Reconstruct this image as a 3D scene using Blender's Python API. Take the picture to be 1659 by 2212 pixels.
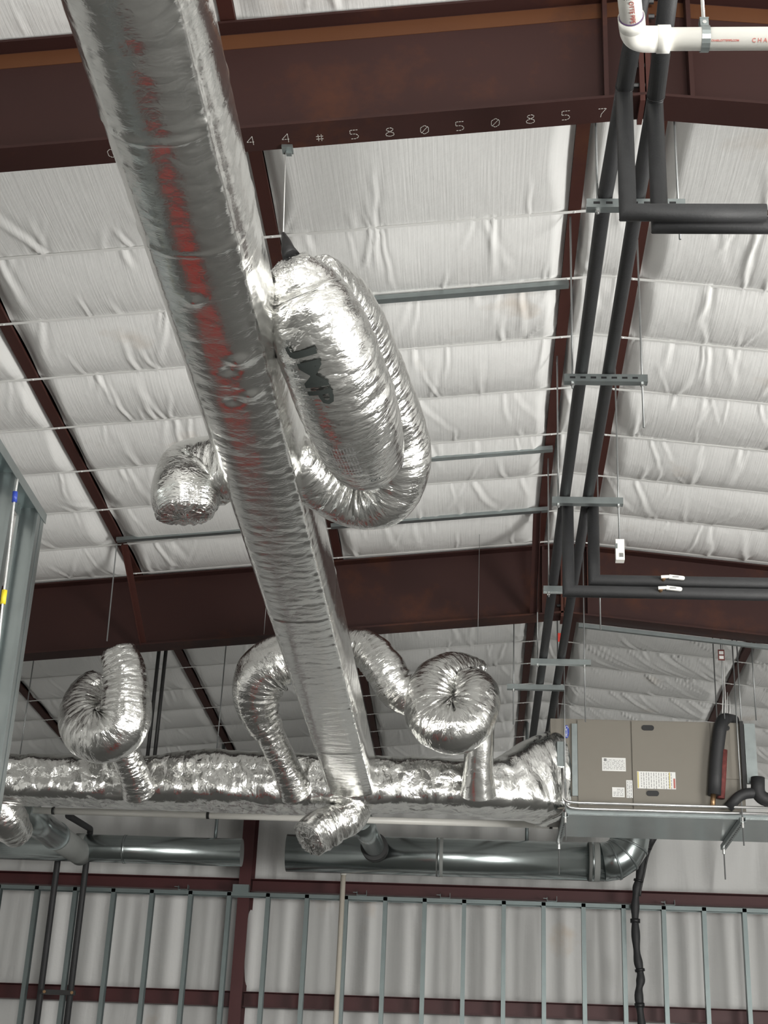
import bpy, math, random
import numpy as np
from mathutils import Vector, Matrix
for o in list(bpy.data.objects): bpy.data.objects.remove(o)
SC = bpy.context.scene
COL = SC.collection
# ------------------------------------------------------------------ camera
FPX = 3250.0
YAW, PITCH, ROLL = math.radians(-4.07), math.radians(24.52), math.radians(2.58)
ZC = 1.6
F_ = np.array([math.sin(YAW)*math.cos(PITCH), math.cos(YAW)*math.cos(PITCH), math.sin(PITCH)])
Rr_ = np.array([math.cos(YAW), -math.sin(YAW), 0.0])
U_ = np.cross(Rr_, F_)
RX = Rr_*math.cos(ROLL) + U_*math.sin(ROLL)
UP = -Rr_*math.sin(ROLL) + U_*math.cos(ROLL)
cd = bpy.data.cameras.new('camera'); cam = bpy.data.objects.new('camera', cd); COL.objects.link(cam)
cd.sensor_fit = 'HORIZONTAL'; cd.sensor_width = 36.0; cd.lens = FPX/1659.0*36.0
cd.clip_start = 0.05; cd.clip_end = 200
m = Matrix.Identity(4)
for i in range(3):
    m[i][0] = RX[i]; m[i][1] = UP[i]; m[i][2] = -F_[i]
m[2][3] = ZC
cam.matrix_world = m
SC.camera = cam
# ------------------------------------------------------------------ world, light, exposure
w = bpy.data.worlds.new('world'); SC.world = w; w.use_nodes = True
w.node_tree.nodes['Background'].inputs[0].default_value = (0.80, 0.88, 1.0, 1)
w.node_tree.nodes['Background'].inputs[1].default_value = 0.5
SC.view_settings.view_transform = 'Standard'; SC.view_settings.look = 'None'
SC.view_settings.exposure = 0.30; SC.view_settings.gamma = 1.0
SC.view_settings.use_curve_mapping = False
def area(name, loc, target, sx, sy, power, col):
    l = bpy.data.lights.new(name, 'AREA'); l.shape = 'RECTANGLE'; l.size = sx; l.size_y = sy
    l.energy = power; l.color = col
    o = bpy.data.objects.new(name, l); COL.objects.link(o); o.location = loc
    d = Vector(target) - Vector(loc); o.rotation_euler = d.to_track_quat('-Z', 'Y').to_euler()
    return o
area('daylight_rear_door', (2.6, -7.6, 2.0), (1.4, 1.0, 6.0), 4.0, 3.2, 1150, (1.0, 0.985, 0.95))
area('daylight_right_door', (8.7, 3.0, 1.9), (-2.0, 6.0, 5.8), 5.5, 3.6, 1250, (1.0, 0.985, 0.95))
# ------------------------------------------------------------------ pixel -> place helpers
def ray(px, py):
    return RX*((px-829.5)/FPX) - UP*((py-1106.0)/FPX) + F_
def atY(px, py, Y):
    d = ray(px, py); p = d*(Y/d[1]); return Vector((p[0], p[1], p[2]+ZC))
def atX(px, py, X):
    d = ray(px, py); p = d*(X/d[0]); return Vector((p[0], p[1], p[2]+ZC))
def atZ(px, py, Z):
    d = ray(px, py); p = d*((Z-ZC)/d[2]); return Vector((p[0], p[1], p[2]+ZC))
RIDGE = 0.63; SL = 0.103
def rz(x): return 6.23 - SL*abs(x-RIDGE)
# ------------------------------------------------------------------ materials
def nodes(name):
    mt = bpy.data.materials.new(name); mt.use_nodes = True
    nt = mt.node_tree; b = nt.nodes['Principled BSDF']; return mt, nt, b
def simple(name, col, rough=0.6, metal=0.0, noise=0.0, scale=8.0, bump=0.0, bscale=60.0, spec=0.5):
    mt, nt, b = nodes(name)
    b.inputs['Base Color'].default_value = (*col, 1); b.inputs['Roughness'].default_value = rough
    b.inputs['Metallic'].default_value = metal; b.inputs['Specular IOR Level'].default_value = spec
    tc = nt.nodes.new('ShaderNodeTexCoord')
    if noise > 0:
        n = nt.nodes.new('ShaderNodeTexNoise'); n.inputs['Scale'].default_value = scale; n.inputs['Detail'].default_value = 5
        r = nt.nodes.new('ShaderNodeMix'); r.data_type = 'RGBA'
        r.inputs[6].default_value = (*[c*(1-noise) for c in col], 1); r.inputs[7].default_value = (*[min(1, c*(1+noise)) for c in col], 1)
        nt.links.new(tc.outputs['Object'], n.inputs['Vector']); nt.links.new(n.outputs['Fac'], r.inputs[0])
        nt.links.new(r.outputs[2], b.inputs['Base Color'])
    if bump > 0:
        n = nt.nodes.new('ShaderNodeTexNoise'); n.inputs['Scale'].default_value = bscale; n.inputs['Detail'].default_value = 4
        bp = nt.nodes.new('ShaderNodeBump'); bp.inputs['Strength'].default_value = 1.0; bp.inputs['Distance'].default_value = bump
        nt.links.new(tc.outputs['Object'], n.inputs['Vector']); nt.links.new(n.outputs['Fac'], bp.inputs['Height'])
        nt.links.new(bp.outputs[0], b.inputs['Normal'])
    return mt
def foil_mat(name, rough=0.2, su=26.0, sv=5.0, amp=0.006, fine=0.0015):
    # crinkled aluminium facing: wrinkles run round the duct (tight along u, long round v)
    mt, nt, b = nodes(name)
    b.inputs['Metallic'].default_value = 1.0; b.inputs['Base Color'].default_value = (0.83, 0.83, 0.81, 1)
    uv = nt.nodes.new('ShaderNodeTexCoord')
    def tex(sx, sy, detail, typ='FBM', dist=0.0):
        mp = nt.nodes.new('ShaderNodeMapping'); mp.inputs['Scale'].default_value = (sx, sy, 1)
        n = nt.nodes.new('ShaderNodeTexNoise'); n.inputs['Scale'].default_value = 1.0; n.inputs['Detail'].default_value = detail
        n.inputs['Distortion'].default_value = dist
        n.noise_type = typ
        nt.links.new(uv.outputs['UV'], mp.inputs['Vector']); nt.links.new(mp.outputs[0], n.inputs['Vector'])
        return n
    
    mpv = nt.nodes.new('ShaderNodeMapping'); mpv.inputs['Scale'].default_value = (su, sv, 1)
    wn = nt.nodes.new('ShaderNodeTexNoise'); wn.inputs['Scale'].default_value = 0.45; wn.inputs['Detail'].default_value = 5
    wm = nt.nodes.new('ShaderNodeMix'); wm.data_type = 'RGBA'; wm.blend_type = 'LINEAR_LIGHT'; wm.inputs[0].default_value = 1.0
    vo = nt.nodes.new('ShaderNodeTexVoronoi'); vo.feature = 'F1'; vo.voronoi_dimensions = '2D'; vo.inputs['Scale'].default_value = 1.0
    nt.links.new(uv.outputs['UV'], mpv.inputs['Vector']); nt.links.new(mpv.outputs[0], wn.inputs['Vector']); nt.links.new(mpv.outputs[0], wm.inputs[6])
    nt.links.new(wn.outputs['Color'], wm.inputs[7]); nt.links.new(wm.outputs[2], vo.inputs['Vector'])
    a = vo; c = tex(su*3.2, sv*3.0, 2.0, 'FBM', 0.4); d = tex(2.2, 2.2, 2.0)
    def ridge(n):
        s = nt.nodes.new('ShaderNodeMath'); s.operation = 'SUBTRACT'; s.inputs[1].default_value = 0.5
        ab = nt.nodes.new('ShaderNodeMath'); ab.operation = 'ABSOLUTE'
        nt.links.new(n.outputs['Fac'], s.inputs[0]); nt.links.new(s.outputs[0], ab.inputs[0]); return ab
    ra = a; rc = ridge(c)
    b1 = nt.nodes.new('ShaderNodeBump'); b1.inputs['Strength'].default_value = 1.0; b1.inputs['Distance'].default_value = amp
    b2 = nt.nodes.new('ShaderNodeBump'); b2.inputs['Strength'].default_value = 1.0; b2.inputs['Distance'].default_value = fine
    # wrinkles come and go over the surface
    ml = nt.nodes.new('ShaderNodeMath'); ml.operation = 'MULTIPLY'
    cr = nt.nodes.new('ShaderNodeMapRange'); cr.inputs[1].default_value = 0.35; cr.inputs[2].default_value = 0.65
    cr.inputs[3].default_value = 0.35; cr.inputs[4].default_value = 1.2
    nt.links.new(d.outputs['Fac'], cr.inputs[0]); nt.links.new(ra.outputs['Distance'], ml.inputs[0]); nt.links.new(cr.outputs[0], ml.inputs[1])
    nt.links.new(ml.outputs[0], b1.inputs['Height']); nt.links.new(rc.outputs[0], b2.inputs['Height'])
    nt.links.new(b1.outputs[0], b2.inputs['Normal']); nt.links.new(b2.outputs[0], b.inputs['Normal'])
    rr = nt.nodes.new('ShaderNodeMapRange'); rr.inputs[3].default_value = rough*0.8; rr.inputs[4].default_value = rough*1.4
    nt.links.new(d.outputs['Fac'], rr.inputs[0]); nt.links.new(rr.outputs[0], b.inputs['Roughness'])
    return mt
def fabric_mat(name, ribs):
    mt, nt, b = nodes(name)
    b.inputs['Base Color'].default_value = (0.79, 0.79, 0.775, 1); b.inputs['Roughness'].default_value = 0.55
    b.inputs['Specular IOR Level'].default_value = 0.35
    tc = nt.nodes.new('ShaderNodeTexCoord')
    mp = nt.nodes.new('ShaderNodeMapping'); mp.inputs['Scale'].default_value = ribs
    n = nt.nodes.new('ShaderNodeTexNoise'); n.inputs['Scale'].default_value = 1.0; n.inputs['Detail'].default_value = 3
    n2 = nt.nodes.new('ShaderNodeTexNoise'); n2.inputs['Scale'].default_value = 9.0; n2.inputs['Detail'].default_value = 4
    b1 = nt.nodes.new('ShaderNodeBump'); b1.inputs['Distance'].default_value = 0.0022; b1.inputs['Strength'].default_value = 0.9
    b2 = nt.nodes.new('ShaderNodeBump'); b2.inputs['Distance'].default_value = 0.008; b2.inputs['Strength'].default_value = 0.6
    nt.links.new(tc.outputs['Object'], mp.inputs['Vector']); nt.links.new(mp.outputs[0], n.inputs['Vector'])
    nt.links.new(tc.outputs['Object'], n2.inputs['Vector'])
    nt.links.new(n.outputs['Fac'], b1.inputs['Height']); nt.links.new(n2.outputs['Fac'], b2.inputs['Height'])
    nt.links.new(b1.outputs[0], b2.inputs['Normal']); nt.links.new(b2.outputs[0], b.inputs['Normal'])
    # faint dirt stains
    n3 = nt.nodes.new('ShaderNodeTexNoise'); n3.inputs['Scale'].default_value = 1.7; n3.inputs['Detail'].default_value = 8
    mr = nt.nodes.new('ShaderNodeMapRange'); mr.inputs[1].default_value = 0.66; mr.inputs[2].default_value = 0.78; mr.inputs[4].default_value = 0.5
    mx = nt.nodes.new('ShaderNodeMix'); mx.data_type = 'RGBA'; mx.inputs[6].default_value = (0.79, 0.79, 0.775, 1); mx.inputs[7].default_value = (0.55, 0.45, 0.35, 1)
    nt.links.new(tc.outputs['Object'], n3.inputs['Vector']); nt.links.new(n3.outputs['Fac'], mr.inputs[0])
    if name == 'shaded_wall_liner': mx.inputs[6].default_value = (0.60, 0.60, 0.59, 1)  # same white fabric as the ceiling, colour darkened to stand in for dimmer wall light
    nt.links.new(mr.outputs[0], mx.inputs[0]); nt.links.new(mx.outputs[2], b.inputs['Base Color'])
    return mt
def redsteel(name, c1, c2, rust):
    mt, nt, b = nodes(name)
    tc = nt.nodes.new('ShaderNodeTexCoord')
    n = nt.nodes.new('ShaderNodeTexNoise'); n.inputs['Scale'].default_value = 2.2; n.inputs['Detail'].default_value = 7
    m1 = nt.nodes.new('ShaderNodeMix'); m1.data_type = 'RGBA'; m1.inputs[6].default_value = (*c1, 1); m1.inputs[7].default_value = (*c2, 1)
    n2 = nt.nodes.new('ShaderNodeTexNoise'); n2.inputs['Scale'].default_value = 1.1; n2.inputs['Detail'].default_value = 9; n2.inputs['Roughness'].default_value = 0.7
    mr = nt.nodes.new('ShaderNodeMapRange'); mr.inputs[1].default_value = 0.55; mr.inputs[2].default_value = 0.72; mr.inputs[4].default_value = 0.7
    m2 = nt.nodes.new('ShaderNodeMix'); m2.data_type = 'RGBA'; m2.inputs[7].default_value = (*rust, 1)
    L = nt.links.new
    L(tc.outputs['Object'], n.inputs['Vector']); L(tc.outputs['Object'], n2.inputs['Vector'])
    L(n.outputs['Fac'], m1.inputs[0]); L(m1.outputs[2], m2.inputs[6]); L(n2.outputs['Fac'], mr.inputs[0]); L(mr.outputs[0], m2.inputs[0])
    L(m2.outputs[2], b.inputs['Base Color']); b.inputs['Roughness'].default_value = 0.62; b.inputs['Specular IOR Level'].default_value = 0.28
    return mt
M = {}
M['foil'] = foil_mat('foil_facing', 0.19, 15.0, 10.0, 0.0027, 0.0016)
M['foil_flex'] = foil_mat('foil_flex_sleeve', 0.20, 30.0, 9.0, 0.0095, 0.0045)
M['foil_trunk'] = foil_mat('foil_trunk_wrap', 0.20, 9.0, 7.0, 0.019, 0.005)
M['liner'] = fabric_mat('white_liner', (85.0, 2.0, 2.0))
M['wall_liner'] = fabric_mat('shaded_wall_liner', (40.0, 2.0, 1.5))
M['beam'] = redsteel('red_oxide_beam', (0.024, 0.0085, 0.0075), (0.035, 0.0115, 0.0090), (0.085, 0.026, 0.009))
M['rust'] = redsteel('rusty_band', (0.10, 0.036, 0.011), (0.07, 0.026, 0.012), (0.03, 0.012, 0.011))
M['purlin'] = redsteel('red_oxide_purlin', (0.060, 0.018, 0.013), (0.045, 0.015, 0.012), (0.09, 0.032, 0.014))
M['girt'] = simple('red_oxide_girt', (0.060, 0.010, 0.011), 0.5, 0, 0.15, 3)
M['galv'] = simple('galvanised_steel', (0.31, 0.345, 0.345), 0.38, 0.85, 0.18, 14, 0.0006, 30)
M['galv_duct'] = simple('galvanised_duct', (0.42, 0.465, 0.465), 0.24, 1.0, 0.12, 5, 0.0012, 5)
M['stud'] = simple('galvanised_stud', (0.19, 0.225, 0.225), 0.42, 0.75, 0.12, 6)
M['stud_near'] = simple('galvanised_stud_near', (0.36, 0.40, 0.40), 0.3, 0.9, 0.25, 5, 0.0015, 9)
M['strap'] = simple('white_strap', (0.78, 0.78, 0.76), 0.5)
M['rod'] = simple('zinc_rod', (0.27, 0.28, 0.28), 0.4, 0.7)
M['rubber'] = simple('black_pipe_insulation', (0.021, 0.0215, 0.023), 0.6, 0, 0.25, 20, 0.001, 120)
M['black'] = simple('black_plastic', (0.012, 0.012, 0.013), 0.45)
M['pvc'] = simple('white_pvc', (0.84, 0.83, 0.78), 0.32, 0, 0.03, 12)
M['pvc_dim'] = simple('cream_pvc', (0.62, 0.57, 0.49), 0.4, 0, 0.06, 6)
M['tan'] = simple('taupe_painted_steel', (0.19, 0.174, 0.146), 0.42, 0.1, 0.04, 4)
M['label'] = simple('white_label', (0.72, 0.72, 0.70), 0.5)
M['ink'] = simple('grey_ink', (0.20, 0.20, 0.20), 0.6)
M['inkblack'] = simple('black_ink', (0.025, 0.03, 0.028), 0.55)
M['inkred'] = simple('red_ink', (0.42, 0.13, 0.11), 0.6)
M['inkyellow'] = simple('yellow_ink', (0.60, 0.50, 0.15), 0.6)
M['blue'] = simple('blue_enamel', (0.03, 0.06, 0.35), 0.35)
M['chalk'] = simple('white_paint_dots', (0.48, 0.47, 0.44), 0.7)
M['red'] = simple('red_paint', (0.55, 0.05, 0.035), 0.4)
M['redwrap'] = simple('red_mesh_wrap', (0.13, 0.03, 0.027), 0.8, 0, 0.7, 30)
M['brass'] = simple('brass', (0.35, 0.22, 0.12), 0.4, 0.9)
M['steel'] = simple('bright_steel', (0.75, 0.75, 0.74), 0.25, 0.9)
M['concrete'] = simple('concrete_floor', (0.19, 0.19, 0.185), 0.7, 0, 0.15, 2)
M['deck'] = simple('light_seal_dark', (0.10, 0.09, 0.085), 0.8)
M['cable'] = simple('steel_clad_cable', (0.62, 0.63, 0.62), 0.35, 0.6, 0, 1, 0.002, 200)
M['yellow'] = simple('yellow_tape', (0.75, 0.6, 0.03), 0.5)
M['tape'] = simple('grey_sealant', (0.26, 0.27, 0.26), 0.7)
M['plate'] = simple('dark_steel', (0.035, 0.035, 0.035), 0.5, 0.3)
M['purple'] = simple('purple_primer', (0.10, 0.05, 0.14), 0.6)
# ------------------------------------------------------------------ objects
def tag(o, label=None, cat=None, group=None, kind=None):
    if label: o['label'] = label
    if cat: o['category'] = cat
    if group: o['group'] = group
    if kind: o['kind'] = kind
    return o
def thing(name, label, cat, loc=(0, 0, 0), group=None):
    o = bpy.data.objects.new(name, None); COL.objects.link(o); o.location = loc
    o.empty_display_size = 0.05
    return tag(o, label, cat, group)
def link_mesh(name, me, mat, parent=None):
    o = bpy.data.objects.new(name, me); COL.objects.link(o)
    if mat: me.materials.append(mat)
    if parent:
        o.parent = parent; chain = Vector((0, 0, 0)); p = parent
        while p: chain += Vector(p.location); p = p.parent
        o.location = -chain
    return o
def frame_from(d, up=(0, 0, 1)):
    d = Vector(d).normalized(); u = Vector(up)
    if abs(d.dot(u)) > 0.98: u = Vector((0, 1, 0)) if abs(d.y) < 0.9 else Vector((1, 0, 0))
    s = d.cross(u).normalized(); v = s.cross(d).normalized(); return d, s, v
class MB:
    def __init__(s): s.v = []; s.f = []; s.sm = []
    def add(s, vs, fs, smooth=False):
        b = len(s.v); s.v += [tuple(x) for x in vs]; s.f += [tuple(i+b for i in f) for f in fs]; s.sm += [smooth]*len(fs); return s
    def box(s, c, size, rot=None):
        hx, hy, hz = [k/2 for k in size]; c = Vector(c)
        vs = [Vector((x, y, z)) for x in (-hx, hx) for y in (-hy, hy) for z in (-hz, hz)]
        if rot: vs = [rot @ v for v in vs]
        return s.add([v+c for v in vs], [(0, 1, 3, 2), (4, 6, 7, 5), (0, 4, 5, 1), (2, 3, 7, 6), (0, 2, 6, 4), (1, 5, 7, 3)])
    def bar(s, p0, p1, w, h, up=(0, 0, 1)):
        p0 = Vector(p0); p1 = Vector(p1); d, sd, v = frame_from(p1-p0, up)
        vs = [p+sd*a*w/2+v*b*h/2 for p in (p0, p1) for a, b in ((-1, -1), (1, -1), (1, 1), (-1, 1))]
        return s.add(vs, [(0, 3, 2, 1), (4, 5, 6, 7), (0, 1, 5, 4), (1, 2, 6, 5), (2, 3, 7, 6), (3, 0, 4, 7)])
    def prof(s, p0, p1, pts, up=(0, 0, 1), closed=True):
        # extrude a closed profile [(side, up)] from p0 to p1
        p0 = Vector(p0); p1 = Vector(p1); d, sd, v = frame_from(p1-p0, up); n = len(pts)
        vs = [p+sd*a+v*b for p in (p0, p1) for a, b in pts]
        fs = [(i, (i+1) % n, n+(i+1) % n, n+i) for i in range(n)] + [tuple(range(n))[::-1], tuple(range(n, 2*n))]
        return s.add(vs, fs)
    def cyl(s, p0, p1, r, r2=None, n=16, smooth=True):
        p0 = Vector(p0); p1 = Vector(p1); d, sd, v = frame_from(p1-p0); r2 = r if r2 is None else r2
        vs = [p+(sd*math.cos(a)+v*math.sin(a))*q for p, q in ((p0, r), (p1, r2)) for a in [2*math.pi*i/n for i in range(n)]]
        s.add(vs, [(i, (i+1) % n, n+(i+1) % n, n+i) for i in range(n)], smooth)
        b = len(s.v)-2*n
        s.f += [tuple(range(b+n-1, b-1, -1)), tuple(range(b+n, b+2*n))]; s.sm += [False, False]; return s
    def pipe(s, pts, r, n=16, smooth=True):
        pts = [Vector(p) for p in pts]; k = len(pts); rings = []
        t0 = (pts[1]-pts[0]).normalized(); _, a, _b = frame_from(t0)
        for i in range(k):
            ti = (pts[i]-pts[i-1]).normalized() if i else t0
            to = (pts[i+1]-pts[i]).normalized() if i < k-1 else ti
            # carry the side vector along, mitre at the bend plane
            q = ti.rotation_difference(to) if i < k-1 else None
            bn = ti.cross(a).normalized(); pl = (ti+to).normalized(); ring = []
            for j in range(n):
                an = 2*math.pi*j/n; o = (a*math.cos(an)+bn*math.sin(an))*(r if not callable(r) else r(i))
                t = -o.dot(pl)/max(0.2, ti.dot(pl)); ring.append(pts[i]+o+ti*t)
            rings.append(ring)
            if q: a = (q @ a).normalized()
        vs = [p for ring in rings for p in ring]
        fs = [(i*n+j, i*n+(j+1) % n, (i+1)*n+(j+1) % n, (i+1)*n+j) for i in range(k-1) for j in range(n)]
        s.add(vs, fs, smooth)
        b = len(s.v)-k*n
        s.f += [tuple(range(b+n-1, b-1, -1)), tuple(range(b+(k-1)*n, b+k*n))]; s.sm += [False, False]; return s
    def build(s, name, mat, parent=None):
        me = bpy.data.meshes.new(name); me.from_pydata(s.v, [], s.f); me.update()
        me.polygons.foreach_set('use_smooth', s.sm)
        return link_mesh(name, me, mat, parent)
def fillet(pts, r, n=6):
    pts = [Vector(p) for p in pts]; out = [pts[0]]
    for i in range(1, len(pts)-1):
        a, b, c = pts[i-1], pts[i], pts[i+1]
        rr = min(r, (a-b).length*0.45, (c-b).length*0.45)
        p, q = b+(a-b).normalized()*rr, b+(c-b).normalized()*rr
        for k in range(n+1):
            t = k/n; out.append(p*(1-t)**2 + b*2*t*(1-t) + q*t*t)
    return out+[pts[-1]]
# ---- lattice noise for the foil
def lattice(seed, nu, nv):
    return np.random.RandomState(seed).rand(nu, nv)
def vnoise(u, v, per, seed):
    # u any, v in periods (wraps at per)
    L = lattice(seed, 257, per)
    iu = np.floor(u).astype(int); iv = np.floor(v).astype(int); fu = u-iu; fv = v-iv
    fu = fu*fu*(3-2*fu); fv = fv*fv*(3-2*fv)
    a = L[iu % 257, iv % per]; b = L[(iu+1) % 257, iv % per]; c = L[iu % 257, (iv+1) % per]; d = L[(iu+1) % 257, (iv+1) % per]
    return a*(1-fu)*(1-fv)+b*fu*(1-fv)+c*(1-fu)*fv+d*fu*fv
def catmull(P, per=24):
    P = np.array(P, float); Q = np.vstack([2*P[0]-P[1], P, 2*P[-1]-P[-2]]); out = []
    for i in range(1, len(Q)-2):
        for k in range(per):
            t = k/per; p0, p1, p2, p3 = Q[i-1], Q[i], Q[i+1], Q[i+2]
            out.append(0.5*((2*p1)+(-p0+p2)*t+(2*p0-5*p1+4*p2-p3)*t*t+(-p0+3*p1-3*p2+p3)*t**3))
    out.append(Q[-2]); return np.array(out)
def foil_tube(name, pts, rad, mat, parent, seg=72, step=0.014, ex=2.0, crumple=0.006, fold=0.0, seed=1,
              up=(0, 0, 1), cap0=False, cap1=False, aspect=1.0, straight=False, fu=14.0, fv=10, dents=()):
    """swept duct: pts world points, rad a number or one per point (half height), aspect = half width / half height"""
    n = len(pts); rad = [rad]*n if not hasattr(rad, '__len__') else list(rad)
    exs = [ex]*n if not hasattr(ex, '__len__') else list(ex); asp = [aspect]*n if not hasattr(aspect, '__len__') else list(aspect)
    A = np.array([[*p, r, e, q] for p, r, e, q in zip(pts, rad, exs, asp)], float)
    C = catmull(A, 24) if not straight else np.vstack([A[i]+(A[i+1]-A[i])*k/24 for i in range(n-1) for k in range(24)]+[A[-1:]])
    d = np.r_[0, np.cumsum(np.linalg.norm(np.diff(C[:, :3], axis=0), axis=1))]
    ns = max(4, int(d[-1]/step)); s = np.linspace(0, d[-1], ns)
    C = np.column_stack([np.interp(s, d, C[:, k]) for k in range(C.shape[1])])
    X = C[:, :3]; T = np.gradient(X, axis=0); T /= np.linalg.norm(T, axis=1)[:, None]
    u = np.array(up, float); u -= T[0]*u.dot(T[0]); u /= np.linalg.norm(u); Ns = [u]
    for i in range(1, ns):
        u = Ns[-1]-T[i]*Ns[-1].dot(T[i]); u /= np.linalg.norm(u); Ns.append(u)
    N = np.array(Ns); B = np.cross(T, N)
    K = np.linalg.norm(np.gradient(T, axis=0), axis=1)/(s[1]-s[0]); Kd = np.gradient(T, axis=0)/(s[1]-s[0])
    th = np.arange(seg)*2*math.pi/seg
    ct, st = np.cos(th)[None, :], np.sin(th)[None, :]
    e = C[:, 4][:, None]; R0 = (np.abs(ct)**e+np.abs(st)**e)**(-1/e)
    Rr = R0*C[:, 3][:, None]
    sv = np.repeat(s[:, None], seg, 1); tv = np.repeat(th[None, :]/(2*math.pi), ns, 0)
    # crumple: ridged noise, tight along the run, long around
    def rid(fu_, fv_, sd):
        sk = vnoise(sv*2.0, tv*4, 4, sd+77)*0.9
        return 1-np.abs(2*vnoise(sv*fu_+sk*3, tv*fv_+0*sk, fv_, sd)-1)
    rg = rid(fu, fv, seed)*0.55+rid(fu*2.1, fv*2, seed+1)*0.3+rid(fu*0.45, max(3, fv//2), seed+2)*0.5-0.65
    Rr = Rr+rg*crumple
    # gathered folds on the inside of bends
    if fold > 0:
        kd = Kd[:, None, :]; rad_dir = (ct[..., None]*N[:, None, :]+st[..., None]*B[:, None, :])
        ins = np.clip((rad_dir*kd).sum(2), 0, 6)/3.0
        Rr = Rr+fold*ins*(np.sin(sv*2*math.pi/0.055+vnoise(sv*6, tv*6, 6, seed+9)*5)-0.3)
    for (s0, t0, rr0, amp) in dents:
        if s0 is None:
            Rr = Rr+amp*np.exp(-((tv-t0-0.006*(vnoise(sv*3, tv*0, 4, 31)-0.5))/rr0)**2)*(0.4+1.1*vnoise(sv*28, tv*0, 4, 33)); continue
        if t0 is None:
            Rr = Rr+amp*np.exp(-((sv-s0-0.012*(vnoise(sv*0, tv*9, 9, 3)-0.5))/rr0)**2)*(0.3+1.2*vnoise(sv*0+3, tv*14, 14, 4)); continue
        dt = (tv-t0+0.5) % 1-0.5
        Rr = Rr+amp*np.exp(-(((sv-s0)/rr0)**2+((dt*2*math.pi*0.18)/rr0)**2))
    a = C[:, 5][:, None]
    P = X[:, None, :]+(ct*Rr)[..., None]*N[:, None, :]+(st*Rr*a)[..., None]*B[:, None, :]
    V = P.reshape(-1, 3); idx = np.arange(ns*seg).reshape(ns, seg)
    q = np.stack([idx[:-1], idx[1:], np.roll(idx, -1, 1)[1:], np.roll(idx, -1, 1)[:-1]], -1).reshape(-1, 4)
    circ = 2*math.pi*float(np.mean(C[:, 3]))
    V = V.tolist(); faces = q.tolist()
    UVs = np.stack([sv, tv*circ], -1).reshape(-1, 2).tolist()
    rnd = np.random.RandomState(seed+5)
    for cap, ring, sgn in ((cap0, 0, -1), (cap1, ns-1, 1)):
        if not cap: continue
        base = idx[ring]; c0 = X[ring]; prev = list(base); R_ = float(C[ring, 3])
        for lv, (sc, out) in enumerate([(0.93, 0.28), (0.78, 0.46), (0.5, 0.56), (0.22, 0.60)]):
            nb = len(V); pr = (P[ring]-c0)*sc*(1+0.05*rnd.randn(seg, 1)*(0.4 if lv < 2 else 0.9))+c0+T[ring]*sgn*R_*out*(cap if cap is not True else 1)+T[ring]*rnd.randn(seg, 1)*0.003
            V += pr.tolist(); UVs += [[float(s[ring])+sgn*0.3*R_*(lv+1), float(t)*circ*sc] for t in tv[0]]
            cur = list(range(nb, nb+seg))
            for j in range(seg):
                k = (j+1) % seg
                faces.append([prev[j], cur[j], cur[k], prev[k]] if sgn > 0 else [prev[k], cur[k], cur[j], prev[j]])
            prev = cur
        faces.append(prev if sgn < 0 else prev[::-1])
    me = bpy.data.meshes.new(name); me.from_pydata(V, [], faces); me.update()
    me.polygons.foreach_set('use_smooth', [True]*len(faces))
    ul = me.uv_layers.new(name='UVMap'); li = np.empty(len(me.loops), dtype=np.int32); me.loops.foreach_get('vertex_index', li)
    UVa = np.array(UVs)[li]
    # close the seam: loops on the wrap-around quads take v + circumference
    nq = (ns-1)*seg; lv_ = UVa[:nq*4].reshape(nq, 4, 2); jj = np.arange(nq) % seg
    last = jj == seg-1; lv_[last, 2, 1] += circ; lv_[last, 3, 1] += circ
    ul.data.foreach_set('uv', UVa.ravel())
    o = link_mesh(name, me, mat, parent)
    return o, P, s
# ---- text as a flat or wrapped mesh
def text_mesh(txt, size, extrude=0.0, offset=0.0, resolution=3):
    c = bpy.data.curves.new('t', 'FONT'); c.body = txt; c.size = size; c.align_x = 'CENTER'; c.align_y = 'CENTER'
    c.resolution_u = resolution; c.extrude = extrude; c.offset = offset
    o = bpy.data.objects.new('t', c); COL.objects.link(o)
    dg = bpy.context.evaluated_depsgraph_get(); me = bpy.data.meshes.new_from_object(o.evaluated_get(dg))
    bpy.data.objects.remove(o); bpy.data.curves.remove(c); return me
def put_text(name, txt, size, loc, xdir, ydir, mat, parent, extrude=0.0006, offset=0.0):
    me = text_mesh(txt, size, extrude, offset)
    x = Vector(xdir).normalized(); z = x.cross(Vector(ydir)).normalized(); y = z.cross(x)
    mt = Matrix(((x.x, y.x, z.x, loc[0]), (x.y, y.y, z.y, loc[1]), (x.z, y.z, z.z, loc[2]), (0, 0, 0, 1)))
    me.transform(mt); me.materials.clear(); return link_mesh(name, me, mat, parent)
ORD = ['', 'first', 'second', 'third', 'fourth', 'fifth', 'sixth', 'seventh', 'eighth', 'ninth', 'tenth', 'eleventh', 'twelfth', 'thirteenth', 'fourteenth', 'fifteenth', 'sixteenth', 'seventeenth', 'eighteenth', 'nineteenth', 'twentieth']
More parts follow.
